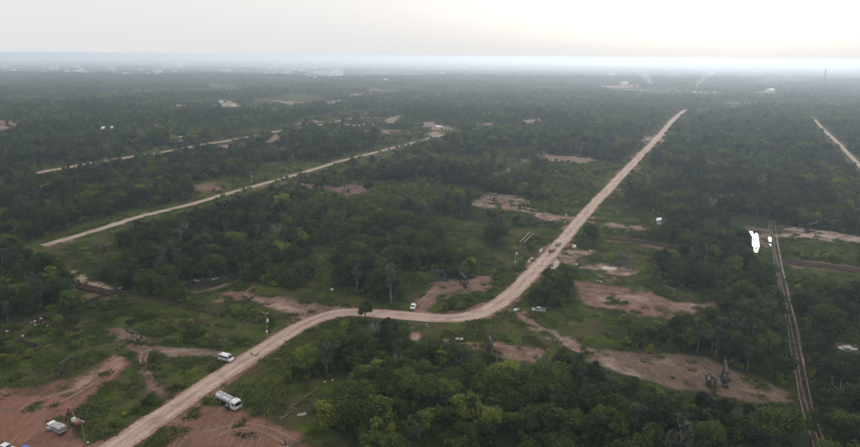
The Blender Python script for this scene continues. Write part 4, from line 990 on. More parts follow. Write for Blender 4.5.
# slabs, sacks, log, tank, hut
def slab(label, x, y, sx, sy, sz, rz, m='concrete', name='concrete_slab', cat='slab', tilt=.12, group=None):
    p = at(x, y); b = MB(); pr = [(-sx / 2, .0), (sx / 2, 0), (sx / 2 - .06, sz), (-sx / 2 + .08, sz * .92)]; b.M = Matrix.Rotation(tilt, 4, 'X'); b.prism(pr, -sy / 2, sy / 2, 0, .05)
    o = b.build(name, M(m)); o.location = (p[0], p[1], .02); o.rotation_euler = (0, 0, rz); KEEP.append((p[0], p[1], 1.2)); return tag(o, label, cat, group)
slab('left of two grey slabs on grass below the bright green tree', 299.5, 415.5, 1.3, 1.0, .35, .4); mark('the two grey slabs', at(301, 415))
slab('right of two grey slabs on grass below the bright green tree', 303.6, 415, 1.7, 1.1, .4, .5)
def sack(label, x, y, s, group='white sacks'):
    p = at(x, y); rr = np.random.RandomState(int(x * 7 + y)); b = MB(); n1, n2 = 7, 10; vs = []
    for i in range(n1):
        u = math.pi * i / (n1 - 1)
        for j in range(n2): a = 2 * math.pi * j / n2; k = (math.sin(u) ** .7 if 0 < i < n1 - 1 else .02) * (1 + .16 * rr.normal()); vs.append((s * .75 * k * math.cos(a), s * .5 * k * math.sin(a), s * .38 * (1 - math.cos(u)) * (1 + .05 * rr.normal())))
    b.add(vs, [(i * n2 + j, i * n2 + (j + 1) % n2, (i + 1) * n2 + (j + 1) % n2, (i + 1) * n2 + j) for i in range(n1 - 1) for j in range(n2)])
    o = b.build('sack', M('sack'), None, True); o.scale = (.72,) * 3; o.location = (p[0], p[1], -.03); o.rotation_euler = (0, 0, rr.rand() * 6); KEEP.append((p[0], p[1], .9)); return tag(o, label, 'sack', group)
for x, y, s, l in ((30, 323, 1.0, 'white sack at left end of the cluster on the pipe rack'), (35, 322, 1.2, 'largest white sack of the cluster on the pipe rack'), (35.5, 325.5, .9, 'lower white sack of the cluster beside the pipe rack'),
                   (48, 326.5, 1.2, 'lone white sack right of the cluster by the branching pipe row'), (41, 319.5, 1.3, 'white sack lying on the upper side of the pipe rack'), (7, 332, 1.2, 'white sack at the left edge on the pipe rack'), (23, 336.8, 1.2, 'flat white sack above the short pipe row at left'),
                   (64, 310.5, .8, 'small pale sack on the rack beside the round bush'), (84, 302.5, 1.2, 'pale sack near the upper end of the rack'), (120.5, 289, 1.3, 'white sack where the rack meets the thin pipeline'), (332, 290.5, 1.8, 'large white bag heap beside the dark berm in the middle clearing'),
                   (325, 382.5, .9, 'left white bundle in the shade behind the bright green tree'), (332.5, 380.5, .9, 'right white bundle in the shade behind the bright green tree'), (598, 281, 1.1, 'left white sack below the muddy pad'), (601, 282.5, 1.3, 'right white sack below the muddy pad'),
                   (457.5, 340, 1.5, 'left of two upright white bags left of the end-on pumpjack'), (461.5, 340, 1.5, 'right of two upright white bags left of the end-on pumpjack'), (88, 443, .8, 'small white litter bag between road and lower left bushes')): sack(l, x, y, s)
p = at(281, 420); q = at(292.5, 411.5); b = MB(); b.tube([(0, 0, .18), ((q[0] - p[0]) * .5, (q[1] - p[1]) * .5, .24), (q[0] - p[0], q[1] - p[1], .2)], [.24, .2, .14], 8); b.tube([(0, 0, 0), (.05, 0, 1.1)], [.3, .24], 8); b.tube([((q[0] - p[0]) * .7, (q[1] - p[1]) * .7, .2), ((q[0] - p[0]) * .8 + .4, (q[1] - p[1]) * .8, .8)], [.1, .04], 6)
o = b.build('fallen_log', M('wood'), None, True); o.location = p; tag(o, 'dark fallen log with upright stump in the lower clearing', 'log'); mark('the fallen log', p, 1.5)
p = at(574.2, 247.8); t = thing('water_tank', 'white domed water tank beside bushes right of the two pickups', 'tank', p); mark('', p, 1.5)
b = MB(); b.lathe([(0, .95), (.1, 1.0), (1.0, 1.0), (1.3, .75), (1.42, .3)], (0, 0, .12), 'Z', 18); b.build('tank', M('white'), t, True); MB().lathe([(0, .28), (.1, .28)], (0, 0, 1.52), 'Z', 12).build('lid', M('grey'), t); MB().box((0, 0, .06), (2.3, 2.3, .12)).build('base', M('concrete'), t)
# wellhead at the bottom edge
p = at(285.5, 447.5); t = thing('wellhead', 'dark capped wellhead at the photo bottom in the lower clearing', 'wellhead', p); mark('the wellhead', p, 1.5)
b = MB(); b.tube([(0, 0, 0), (0, 0, 1.7)], .14, 8); b.build('casing', M('oily'), t); b = MB(); b.tube([(-.6, 0, .9), (.6, 0, .9)], .1, 8); b.tube([(0, -.5, 1.3), (0, .5, 1.3)], .08, 8); b.build('cross_pipe', M('oily'), t)
for x in (-.5, .5): MB().lathe([(0, .2), (.05, .2)], (x, 0, 1.0), 'Z', 10).build('valve_wheel', M('oily'), t)
MB().lathe([(0, .25), (.12, .25)], (0, 0, 1.6), 'Z', 10).build('cap', M('oily'), t); MB().box((0, 0, .06), (1.4, 1.4, .09)).build('base', M('concrete'), t)

# --- people and dogs
def skinned(name, verts, edges, radii, mats, parent, matfun, root=0):
    me = bpy.data.meshes.new(name); me.from_pydata(verts, edges, []); o = link(name, me)
    md = o.modifiers.new('skin', 'SKIN'); 
    for i, r in enumerate(radii): me.skin_vertices[0].data[i].radius = (r, r)
    me.skin_vertices[0].data[root].use_root = True
    sb = o.modifiers.new('sub', 'SUBSURF'); sb.levels = 1; sb.render_levels = 1
    dg = bpy.context.evaluated_depsgraph_get(); nm = bpy.data.meshes.new_from_object(o.evaluated_get(dg)); bpy.data.objects.remove(o)
    nm.materials.clear()
    for m in mats: nm.materials.append(m)
    for pl_ in nm.polygons: pl_.material_index = matfun(pl_.center); pl_.use_smooth = True
    r = link(name, nm, parent); return r
def person(label, x, y, rz, shirt='cloth', trousers='cloth', seated=False, z=0.0):
    p = at(x, y); t = thing('person', label, 'person', (p[0], p[1], z), rz); KEEP.append((p[0], p[1], 1.0))
    if seated: hip, kn, an = .0, [(.42, .16, .02), (.42, -.16, .02)], [(.34, .17, -.42), (.34, -.17, -.42)]; ds = .0
    else: hip, ds = .92, .92; kn = [(.05, .10, .49), (-.03, -.10, .49)]; an = [(.0, .11, .07), (-.12, -.11, .07)]
    V = [(0, 0, ds), (0, 0, ds + .28), (0, 0, ds + .5), (.01, 0, ds + .6), (.04, 0, ds + .76)]; E = [(0, 1), (1, 2), (2, 3), (3, 4)]; Rr = [.15, .14, .16, .055, .105]
    for s, k, a in ((1, kn[0], an[0]), (-1, kn[1], an[1])):
        i = len(V); V += [(0, .1 * s, ds - .04), k, a, (a[0] + .16, a[1], a[2] - .03)]; E += [(0, i), (i, i + 1), (i + 1, i + 2), (i + 2, i + 3)]; Rr += [.1, .065, .045, .035]
        i = len(V); el = (.05, .27 * s, ds + .2) if not seated else (.18, .26 * s, ds + .24); ha = (.16, .25 * s, ds - .02) if not seated else (.5, .24 * s, ds + .2)
        V += [(0, .2 * s, ds + .47), el, ha, (ha[0] + .07, ha[1], ha[2] - .06)]; E += [(2, i), (i, i + 1), (i + 1, i + 2), (i + 2, i + 3)]; Rr += [.06, .045, .032, .025]
    def mf(c):
        if c.z > ds + .57: return 2 if not (c.z > ds + .8 or (c.x < .0 and c.z > ds + .66)) else 3
        return 1 if c.z > ds + .02 and not (abs(c.y) > .2 and c.z < ds + .1) else 0
    skinned('body', V, E, Rr, [M(trousers), M(shirt), M('skin'), M('hair')], t, mf); return t
person('person in dark clothes standing in the clearing right of the tanker lorry', 259, 416, 2.2)
person('person in dark clothes standing beside the white car at the bend', 418.4, 308.5, -1.2, 'cloth', 'cloth')
person('person in dark clothes near the grey-blue pumpjack on the pad', 445.5, 280.5, 3.0, 'cloth', 'cloth2')
def dog(label, x, y, rz):
    p = at(x, y); t = thing('dog', label, 'dog', p, rz, 'brown dogs on the road', 1.25)
    V = [(-.32, 0, .52), (0, 0, .5), (.3, 0, .54), (.48, 0, .72), (.6, 0, .78), (.76, 0, .72), (-.48, 0, .6), (-.66, 0, .74)]; E = [(0, 1), (1, 2), (2, 3), (3, 4), (4, 5), (0, 6), (6, 7)]; Rr = [.12, .12, .14, .08, .09, .04, .04, .025]
    for s in (1, -1):
        i = len(V); V += [(-.26, .11 * s, .44), (-.42, .11 * s, .2), (-.38, .11 * s, .03)]; E += [(0, i), (i, i + 1), (i + 1, i + 2)]; Rr += [.075, .035, .03]
        i = len(V); V += [(.28, .1 * s, .4), (.27, .1 * s, .2), (.3, .1 * s, .03)]; E += [(2, i), (i, i + 1), (i + 1, i + 2)]; Rr += [.06, .035, .03]
        i = len(V); V += [(.55, .06 * s, .9)]; E += [(4, i)]; Rr += [.025]
    skinned('body', V, E, Rr, [M('fur')], t, lambda c: 0, 1)
dog('left one of two brown dogs walking on the dirt road', 251.8, 355.2, 2.4); dog('right one of two brown dogs walking on the dirt road', 257, 356.3, .6)
p = at(269.5, 333.5); rz = heading((269.5, 333.5), (262, 338)); t = thing('motorcycle', 'small dark motorcycle ridden down the road past the transformer pole', 'motorcycle', p, rz)
for x in (-.62, .62):
    b = MB(); b.lathe([(-.05, .24), (-.04, .29), (.04, .29), (.05, .24)], (x, 0, .29), 'Y', 14); b.build('wheel', M('tyre'), t)
b = MB(); b.tube([(-.62, 0, .29), (-.1, 0, .45), (.35, 0, .8), (.62, 0, .29)], .05, 6); b.box((-.05, 0, .42), (.4, .25, .3)); b.build('frame', M('black'), t)
b = MB(); b.prism([(-.05, .68), (.38, .72), (.34, .9), (.0, .84)], -.13, .13); b.build('fuel_tank', M('orange'), t); MB().prism([(-.7, .7), (-.02, .68), (-.02, .8), (-.65, .82)], -.13, .13).build('seat', M('black'), t)
b = MB(); b.tube([(.42, -.36, .98), (.42, .36, .98)], .025, 5); b.tube([(.42, 0, .98), (.58, 0, .4)], .035, 5); b.build('handlebar', M('grey'), t)
pr = person('person in dark clothes riding the motorcycle down the dirt road', 269.5, 333.5, rz, 'cloth', 'cloth', True, .92); pr.location.x -= .12 * math.cos(rz); pr.location.y -= .12 * math.sin(rz)
mark('', p, 1.2)

# --- hut, far houses, masts
def make_house(label, L_=9., W_=6., h=2.8, roof='roof', wallm='wall', name='house', rise=1.5, nwin=3):
    t = thing(name, label, 'house'); MB().box((0, 0, h / 2), (L_, W_, h)).build('wall', M(wallm), t)
    b = MB(); o = .45; b.add([(-L_ / 2 - o, -W_ / 2 - o, h - .05), (L_ / 2 + o, -W_ / 2 - o, h - .05), (L_ / 2 + o, 0, h + rise), (-L_ / 2 - o, 0, h + rise), (-L_ / 2 - o, W_ / 2 + o, h - .05), (L_ / 2 + o, W_ / 2 + o, h - .05)], [(0, 1, 2, 3), (3, 2, 5, 4), (0, 3, 4), (1, 5, 2), (0, 4, 5, 1)]); b.build('roof', M(roof), t)
    for k in range(nwin): MB().box((-L_ / 2 + (k + .5 + .5 * (nwin > 2) * 0) * L_ / nwin + .6, -W_ / 2 - .02, 1.55), (1.0, .08, 1.0)).build('window', M('glass'), t)
    MB().box((-L_ / 2 + .9, -W_ / 2 - .03, 1.02), (.9, .1, 2.0)).build('door', M('wood'), t); return t
def put(t, x, y, rz, s=1.0, label=None, copy=True, keep=0):
    p = at(x, y)
    if copy: t = dup(t, p, rz, label, s)
    else: t.location = p; t.rotation_euler = (0, 0, rz); t.scale = (s, s, s)
    if label: t['label'] = label
    if keep: KEEP.append((p[0], p[1], keep))
    return t
h1 = make_house('small white metal-roofed hut at the edge of the woods right of main road', 5.5, 3.6, 2.4, 'roof', 'wall', 'hut', .6, 2); put(h1, 660, 223.5, 1.2, 1.0, None, False, 3.5)
h2 = make_house('x', 12, 7, 3, 'roof'); h3 = make_house('x', 11, 8, 3, 'roof2'); h4 = make_house('x', 14, 12, 7.5, 'roof', 'wall', 'house', .6, 4)
first = {id(h): True for h in (h2, h3, h4)}
def far_house(h, x, y, rz, s, label, keep=8):
    c = not first[id(h)]; first[id(h)] = False; o = put(h, x, y, rz, s, label, c, keep); o['group'] = 'far houses'; return o
for h, x, y, s, l in ((h2, 108, 131, 1.3, 'pale-roofed far house in the left woods above the northern track'), (h3, 155, 126.5, 1.2, 'small brown-roofed far house left of the northern track'), (h2, 178, 141, 1.2, 'pale-roofed far house just above the northern track'), (h2, 222, 103, 1.0, 'pale far building on the bare patch at left in the haze'),
                      (h2, 234, 107.5, 1.1, 'long pale far roof below the bare patch at left'), (h4, 624, 85.5, 1.6, 'white-roofed far building right of centre above a bare strip'), (h4, 374, 68.5, 2.2, 'bright white far building left of centre near the horizon'), (h4, 464, 69, 2.2, 'bright white far building at left end of the long hall'),
                      (h2, 770, 92, 2.2, 'pale far roof among right-hand woods in the haze'), (h2, 440, 129, 1.0, 'small far house at the end of the western road'), (h2, 386, 81, 2.0, 'pale far house left of centre in the hazy woods')):
    far_house(h, x, y, rs.rand() * 3, s, l, 12)
t = make_house('very long pale-roofed far hall left of centre near the horizon', 150, 26, 8, 'roof', 'wall', 'warehouse', 3, 8); put(t, 482, 70.5, .1, 1.0, None, False, 60)
cells = []
for k in range(175):
    if k < 120: x, y = rs.uniform(-5, 330), 63 + 14 * rs.rand() ** 1.2 - 2 * rs.rand()
    elif k < 140: x, y = rs.uniform(305, 345) + rs.normal() * 4, rs.uniform(73, 79)
    else: x, y = rs.uniform(400, 860), rs.uniform(68, 80)
    cells.append((x, y))
bands = {}
for x, y in cells:
    pxh = 54.2 + 7 * x / 860; d = y - pxh; bands.setdefault(0 if d < 11 else 1 if d < 14 else 2 if d < 17 else 3, []).append((x, y))
BN = ('in faintest row by the horizon', 'in second row below horizon', 'in third row below horizon', 'in nearest row of the town')
for bnd, lst in bands.items():
    for k, (x, y) in enumerate(sorted(lst)):
        h = (h2, h2, h4, h3)[rs.randint(4)]; l = '%s far house, %s from left %s' % ('brown-roofed' if h is h3 else 'pale tall' if h is h4 else 'pale low', ordinal(k + 1), BN[bnd]); far_house(h, x, y, rs.rand() * 3, rs.uniform(1.5, 2.6), l, 0)
def mast(label, x, y, h, w, m='grey'):
    p = at(x, y); t = thing('radio_mast', label, 'mast', p); 
    for sx, sy in ((1, 1), (1, -1), (-1, 1), (-1, -1)): MB().tube([(sx * w, sy * w, 0), (sx * w * .25, sy * w * .25, h)], [.35, .22], 5).build('leg', M(m), t)
    b = MB(); n = 14
    for k in range(n):
        z0, z1 = h * k / n, h * (k + 1) / n; a, c = w * (1 - .75 * k / n), w * (1 - .75 * (k + 1) / n)
        for q in ((1, 1, -1, 1), (-1, 1, -1, -1), (-1, -1, 1, -1), (1, -1, 1, 1)): b.tube([(q[0] * a, q[1] * a, z0), (q[2] * c, q[3] * c, z1)], .12, 4)
    b.build('lattice', M(m), t); b = MB(); b.tube([(0, 0, h), (0, 0, h * 1.03)], .15, 5); b.build('antenna', M(m), t); return t
mast('dark lattice mast rising from haze near the right edge', 823, 86.5, 62, 3.2, 'oily'); mast('thin tall mast touching the horizon right of centre', 738, 66.5, 93, 3.0); mast('thin faint mast at the horizon above the main road', 612, 66.0, 88, 3.0); mast('short far mast left of centre at the horizon', 461, 64.5, 75, 3.0)
for nm, x, y in (('the lower left corner', 12, 425), ('the van track', 185, 352), ('the verge below the minibus', 245, 372), ('the lower left bushes', 112, 412), ('the short left pipe row', 22, 343), ('the branching pipe row', 60, 328),
                 ('the muddy side track', 570, 346), ('the red bank below the bend', 416, 334), ('the lower right pad', 690, 385), ('the bend verge', 385, 310), ('the right pipe bundle', 800, 378), ('the lower roadside', 150, 440), ('the roadside bush triangle', 180, 378), ('the grass strip by the pole', 215, 322), ('the lower clearing edge', 265, 390), ('the scrub above the van track', 190, 335), ('the pad above the bend', 300, 306), ('the lush grass by the pickup', 590, 335), ('the outer verge of the bend', 320, 335), ('the left photo edge', 2, 360)): LANDMARKS.append((nm, G(x, y)))

# --- smoke rising from small fires in the far woods
def smoke(label, x, y, h, w, lean, dens):
    p = at(x, y); b = MB(); n = 14; vs = []; K = 9
    for i in range(K):
        u = i / (K - 1); r = w * (.16 + .84 * u ** .8) * (.25 if i == K - 1 else 1)
        for j in range(n): a = 2 * math.pi * j / n; vs.append((lean * h * u ** 1.3 + r * math.cos(a), r * math.sin(a), h * u))
    b.add(vs, [(i * n + j, i * n + (j + 1) % n, (i + 1) * n + (j + 1) % n, (i + 1) * n + j) for i in range(K - 1) for j in range(n)] + [tuple(range(n - 1, -1, -1)), tuple((K - 1) * n + j for j in range(n))])
    m, N, L = nodes_of('smoke'); N.clear(); out = N.new('ShaderNodeOutputMaterial'); pv = N.new('ShaderNodeVolumePrincipled'); pv.inputs['Color'].default_value = (.95, .96, .97, 1); L.new(pv.outputs[0], out.inputs['Volume'])
    tc = N.new('ShaderNodeTexCoord'); nz = N.new('ShaderNodeTexNoise'); nz.inputs['Scale'].default_value = 3.6 / w; nz.inputs['Detail'].default_value = 3; L.new(tc.outputs['Object'], nz.inputs['Vector'])
    sp = N.new('ShaderNodeSeparateXYZ'); L.new(tc.outputs['Object'], sp.inputs[0])
    def mth(op, a, c=0.):
        q = N.new('ShaderNodeMath'); q.operation = op
        for k, v in enumerate((a, c)):
            if isinstance(v, float): q.inputs[k].default_value = v
            else: L.new(v, q.inputs[k])
        return q.outputs[0]
    u = mth('MAXIMUM', mth('DIVIDE', sp.outputs[2], float(h)), .001); ax = mth('MULTIPLY', mth('POWER', u, 1.3), float(lean * h)); r = mth('MULTIPLY', mth('ADD', mth('MULTIPLY', mth('POWER', u, .8), .84), .16), float(w))
    dx = mth('DIVIDE', mth('SUBTRACT', sp.outputs[0], ax), r); dy = mth('DIVIDE', sp.outputs[1], r); rad_ = mth('ADD', mth('MULTIPLY', dx, dx), mth('MULTIPLY', dy, dy))
    fall = mth('MAXIMUM', mth('SUBTRACT', 1.0, rad_), 0.0); fall = mth('MULTIPLY', fall, mth('MAXIMUM', mth('SUBTRACT', 1.0, u), 0.0)); puff = mth('MAXIMUM', mth('SUBTRACT', nz.outputs[0], .38), 0.0)
    L.new(mth('MULTIPLY', mth('MULTIPLY', fall, puff), float(dens)), pv.inputs['Density'])
    o = b.build('smoke_plume', m); o.location = p; tag(o, label, 'smoke', 'far smoke plumes', 'stuff')
smoke('white smoke rising beside the far end of the main road', 652, 87, 62, 30, -.9, .22)
smoke('slender white smoke plume right of the main road end', 695, 89, 80, 30, .9, .11)
smoke('faint smoke drifting over the left part of the town', 178, 71, 90, 120, .9, .05)
smoke('faint smoke drifting over the town left of centre', 335, 79, 85, 60, .4, .09)
# ------------------------------------------------------------------ plants: where they stand
def field(r0, r1, step, margin=1.10):
    """jittered grid over the ground in view between two distances"""
    half = math.tan(math.radians(FOV / 2)) * r1 * margin + 25
    xs = np.arange(-half, half, step); ys = np.arange(r0, r1, step)
    X, Y = np.meshgrid(xs, ys); X, Y = X.ravel(), Y.ravel()
    X = X + rs.uniform(-.48, .48, X.shape) * step; Y = Y + rs.uniform(-.48, .48, Y.shape) * step
    k = np.abs(X) < math.tan(math.radians(FOV / 2)) * Y * margin + 25
    return X[k], Y[k]
def free_view(X, Y, h, R, tol=.4):
    """the plant neither stands on open ground nor hides open ground that the photograph shows"""
    ok = clearing(X, Y) > tol + .25 * R
    for f in (.3, .6, .92):
        s = CAMZ / (CAMZ - h * f); w = R * (.5 if f > .8 else .75)
        for dx in ((-1, 1) if f < .9 else (0,)):
            m = np.where(ok)[0]
            if len(m) == 0: return ok
            ok[m] &= clearing(X[m] * s[m] + dx * w[m], Y[m] * s[m]) > -.35 * np.clip(Y[m] / 300, .6, 3)
    return ok
def pick(n, weights): return rs.choice(len(weights), n, p=np.array(weights) / sum(weights))
KEYS = BROAD + SLIM + DEAD
HH = np.array([PROTO[k][2] for k in KEYS]); RR = np.array([PROTO[k][3] for k in KEYS])
HEROES = [  # pixel of the foot, prototype, scale, tint, label: trees that stand out in the photograph
    ((365, 321), 'hero', .92, .5, 'lone dark tree standing at the roadside on the outer side of the bend'),
    ((330, 428), 'broad0', 1.05, .97, 'bright yellow-green tree beside the two grey slabs in the lower clearing'),
    ((545, 301), 'broad2', .72, .22, 'left one of two dark bushy trees beside the silver pickup'),
    ((563, 301), 'broad5', .74, .2, 'right one of two dark bushy trees beside the silver pickup'),
    ((376, 345), 'dead0', .95, .5, 'bare grey tree nearest the lone roadside tree of the bend'),
    ((527, 395), 'dead1', 1.1, .5, 'bare pale tree in the middle of the wood below the muddy track'),
    ((545, 390), 'dead2', 1.0, .5, 'bare pale tree with the widest spread in the wood below the muddy track'),
    ((835, 412), 'dead0', 1.05, .5, 'bare pale tree in front of the big dark tree at right'),
    ((832, 395), 'broad3', 1.15, .05, 'big dark broad tree right of the pipe bundle near the right edge'),
    ((484, 436), 'broad1', .95, .9, 'yellow-green tree at the bottom of the front wood, left of centre'),
    ((418, 438), 'broad4', .9, .82, 'light green tree at the lower left of the front wood'),
    ((742, 325), 'slim3', 1.0, .6, 'tall grey-green tree between the red pad and the long pipe bundle'),
]
heroW = [(G(*p), k, s, t, l) for p, k, s, t, l in HEROES]
# near woods
X, Y = field(112, 720, 4.9)
n = len(X); vi = pick(n, [10, 10, 9, 9, 9, 9, 8, 7, 5, 7, 4, .4, .4, .3])
sc_ = .62 + .55 * rs.rand(n) ** 1.2 + .38 * (rs.rand(n) < .09); sc_ *= .85 + .35 * vnoise(X, Y, 45, 61)
h, R_ = HH[vi] * sc_, RR[vi] * sc_
dens = vnoise(X, Y, 26, 71, 3); keep = (rs.rand(n) < np.clip(.55 + 1.5 * (dens - .22), .5, 1)) & (scrubby(X, Y) > 1.5)
for p, k, s, t, l in heroW: keep &= np.hypot(X - p[0], Y - p[1]) > 2.6
lone = [(G(365, 321), 9.0)]
for p, r in lone: keep &= np.hypot(X - p[0], Y - p[1]) > r
i0 = np.where(keep)[0]; okv = np.zeros(n, bool); okv[i0] = free_view(X[i0], Y[i0], h[i0], R_[i0])
okv |= keep & (np.hypot(X, Y) > 430) & (roaddist(X, Y) > 7) & (roaddist(X * 1.03, Y * 1.03) > 4) & (roaddist(X * 1.06, Y * 1.06) > 4) & (roaddist(X * 1.1, Y * 1.1) > 4) & (rs.rand(n) < .05) & (vnoise(X, Y, 18, 66) > .45)   # single trees in the far fields
TX, TY, TV, TS = X[okv], Y[okv], vi[okv], sc_[okv]
TT = np.clip(.38 + .04 * sstep(250, 500, TY) + .6 * (vnoise(TX, TY, 38, 81) - .5) + rs.normal(size=len(TX)) * .2 + .3 * (rs.rand(len(TX)) < .07), 0, 1)
TR = rs.rand(len(TX)) * 6.283
# shrubs: scrub land, the edges of the woods and gaps too tight for a tree
X, Y = field(112, 640, 2.7)
n = len(X); sv = pick(n, [1, 1, 1, 1, 1]); ss = .45 + .75 * rs.rand(n) ** 1.3
SHH = np.array([PROTO[k][2] for k in SHRUB]); SHR = np.array([PROTO[k][3] for k in SHRUB])
sd_ = scrubby(X, Y); cl = clearing(X, Y); gap = vnoise(X, Y, 9, 91, 2)
keep = ((sd_ < 0) & (gap > .46)) | ((cl < 7) & (gap > .48)) | ((cl >= 7) & (rs.rand(n) < .28))
i0 = np.where(keep)[0]; okv = np.zeros(n, bool); okv[i0] = free_view(X[i0], Y[i0], (SHH[sv] * ss)[i0], (SHR[sv] * ss)[i0], .2)
strag = (cl < 0) & (roaddist(X, Y) > 1.5) & (rs.rand(n) < .012)     # single weeds out on the grass
j0 = np.where(strag & ~okv)[0]
hidden = np.zeros(len(j0), bool)
for P, a, r in soilW: hidden |= poly_sdf(P, X[j0], Y[j0], 5) < 1
for n_, P, l in waterW: hidden |= poly_sdf(P, X[j0], Y[j0], 5) < 1
for x_, y_, r_ in KEEP: hidden |= np.hypot(X[j0] - x_, Y[j0] - y_) < r_ + 1
okv[j0[~hidden]] = True; ss[j0[~hidden]] *= .55
SX, SY, SV, SS = X[okv], Y[okv], sv[okv], ss[okv]
ST = np.clip(.70 + .05 * sstep(300, 450, SY) + .5 * (vnoise(SX, SY, 24, 101) - .5) + rs.normal(size=len(SX)) * .15, 0, 1); SR = rs.rand(len(SX)) * 6.283
def tone(t): return 'dark green' if t < .3 else 'mid green' if t < .55 else 'light green' if t < .8 else 'yellow-green'
def plant(name, key, p, s, rz, tint, label, cat, group):
    r = thing(name, label, cat, (p[0], p[1], 0), rz, group, s)
    c, t = PROTO[key][:2]
    o = link('branches' if key.startswith('dead') else 'crown', c, r); o['tint'] = float(tint); link('trunk', t, r); return r
for p, k, s, t, l in heroW:
    plant('bare_tree' if k.startswith('dead') else 'broadleaf_tree', k, p, s, rs.rand() * 6.28, t, l, 'tree', 'trees of the oilfield woods')
def split(X, Y, hh, n):
    """indices of the n plants in frame that show largest"""
    px, py = proj(X, Y, hh * .6); inn = (px > 2) & (px < W0 - 2) & (py < H0 + 2)
    sizev = np.where(inn, hh / np.hypot(Y, CAMZ), 0); o = np.argsort(-sizev)[:n]
    m = np.zeros(len(X), bool); m[o] = True; return m
tm = split(TX, TY, HH[TV] * TS * (1 + 0 * TX), 288)
idx = np.where(tm)[0]; px, py = proj(TX[idx], TY[idx], 0 * idx + 5.0)
edges = np.quantile(py, np.linspace(0, 1, 15)); row = np.clip(np.searchsorted(edges, py, 'right') - 1, 0, 13)
for r in range(14):
    q = idx[row == r]; q = q[np.argsort(proj(TX[q], TY[q], 0 * q + 5.0)[0])]
    for c, i in enumerate(q):
        k = KEYS[TV[i]]; dead = k.startswith('dead'); slim = k.startswith('slim')
        what = 'bare pale branched tree' if dead else ('slender ' if slim else 'round-crowned ') + ('grey-green' if k in ('slim1', 'slim3') else tone(TT[i])) + ' tree'
        lab = '%s, %s from left in %s row up from photo bottom' % (what, ordinal(c + 1), ordinal(14 - r) if r < 13 else 'lowest')
        plant('bare_tree' if dead else 'slender_tree' if slim else 'broadleaf_tree', k, (TX[i], TY[i]), TS[i], TR[i], TT[i], lab, 'tree', 'trees of the oilfield woods')
q = ~tm
scl = np.repeat(TS[q][:, None], 3, 1) * rs.uniform(.9, 1.12, (q.sum(), 3))
order = np.argsort(np.array(['mass_tree_%02d' % i for i in range(len(KEYS))]))
scatter('forest', 'mass_tree', np.column_stack([TX[q], TY[q]]), TV[q], TR[q], scl, TT[q], 'dense green broadleaf woods between the clearings and dirt roads', 'forest')
LM = LANDMARKS
smask = split(SX, SY, SHH[SV] * SS, 290); idx = np.where(smask)[0]; near = {}
for i in idx:
    d = [math.hypot(SX[i] - p[0], SY[i] - p[1]) for nm, p in LM]; b = int(np.argmin(d)); near.setdefault(b, []).append((d[b], i))
for b, lst in near.items():
    for c, (d, i) in enumerate(sorted(lst)):
        lab = 'low %s shrub, %s nearest shrub to %s' % (tone(ST[i]), ordinal(c + 1) if c else 'the', LM[b][0])
        plant('shrub', SHRUB[SV[i]], (SX[i], SY[i]), SS[i], SR[i], ST[i], lab, 'shrub', 'shrubs along roads and clearings')
q = ~smask
FX, FY = field(400, 1250, 4.2); g_ = np.full(len(FX), 1e3)          # bushes dotted over the farther fields
for P in grassW + scrubW: g_ = np.minimum(g_, poly_sdf(P, FX, FY, 5))
k_ = ((g_ < 0) | far_open(FX, FY) | (roaddist(FX, FY) < 9)) & (vnoise(FX, FY, 14, 131, 3) > .55) & (roaddist(FX, FY) > 2)
for P, a, r in soilW: k_ &= poly_sdf(P, FX, FY, 5) > -2
FX, FY = FX[k_], FY[k_]; nf = len(FX)
SX, SY, SV, SR = np.append(SX[q], FX), np.append(SY[q], FY), np.append(SV[q], pick(nf, [1] * 5)), np.append(SR[q], rs.rand(nf) * 6.28)
SS, ST = np.append(SS[q], .5 + .9 * rs.rand(nf)), np.append(ST[q], np.clip(.7 + .2 * rs.normal(size=nf), 0, 1))
scatter('scrub', 'mass_shrub', np.column_stack([SX, SY]), SV, SR, np.repeat(SS[:, None], 3, 1), ST, 'low green bushes filling scrub land and edges of the woods', 'bushes')
# middle and far woods
X, Y = field(720, 2600, 7.6, 1.06); n = len(X)
sc2 = .42 + .62 * rs.rand(n) ** 1.3 + .3 * (rs.rand(n) < .08); hh = 9.5 * sc2
keep = ~far_open(X, Y) & (rs.rand(n) < np.clip(.45 + 1.3 * (vnoise(X, Y, 60, 72, 3) - .3), .25, 1))
i0 = np.where(keep)[0]; okv = np.zeros(n, bool); okv[i0] = clearing(X[i0], Y[i0]) > 1; i0 = np.where(okv)[0]
s_ = CAMZ / (CAMZ - hh[i0] * .6); okv[i0] &= clearing(X[i0] * s_, Y[i0] * s_) > -2
okv |= keep & (roaddist(X, Y) > 6) & (rs.rand(len(X)) < .10) & (np.hypot(X, Y) > 760)
X, Y, sc2 = X[okv], Y[okv], sc2[okv]; n = len(X)
tt = np.clip(.52 + .75 * (vnoise(X, Y, 90, 82) - .5) + rs.normal(size=n) * .13, 0, 1)
scatter('far_forest', 'far_tree', np.column_stack([X, Y]), pick(n, [1] * 5), rs.rand(n) * 6.28, np.repeat(sc2[:, None], 3, 1), tt, 'hazy green woods in the middle distance', 'forest')
X, Y = field(2600, 13000, 62, 1.04); n = len(X)
ppx = proj(X, Y, 0 * X)[0]; town = (Y > 3000) & (Y < 10500) & (ppx < 440)
keep = (vnoise(X, Y, 420, 22, 3) < .60) & (rs.rand(n) < np.where(town, .42, np.where(Y > 3000, .75, .93))); X, Y = X[keep], Y[keep]; n = len(X)
s2 = np.column_stack([np.full(n, 1.15), np.full(n, 1.15), .75 + .5 * rs.rand(n)])
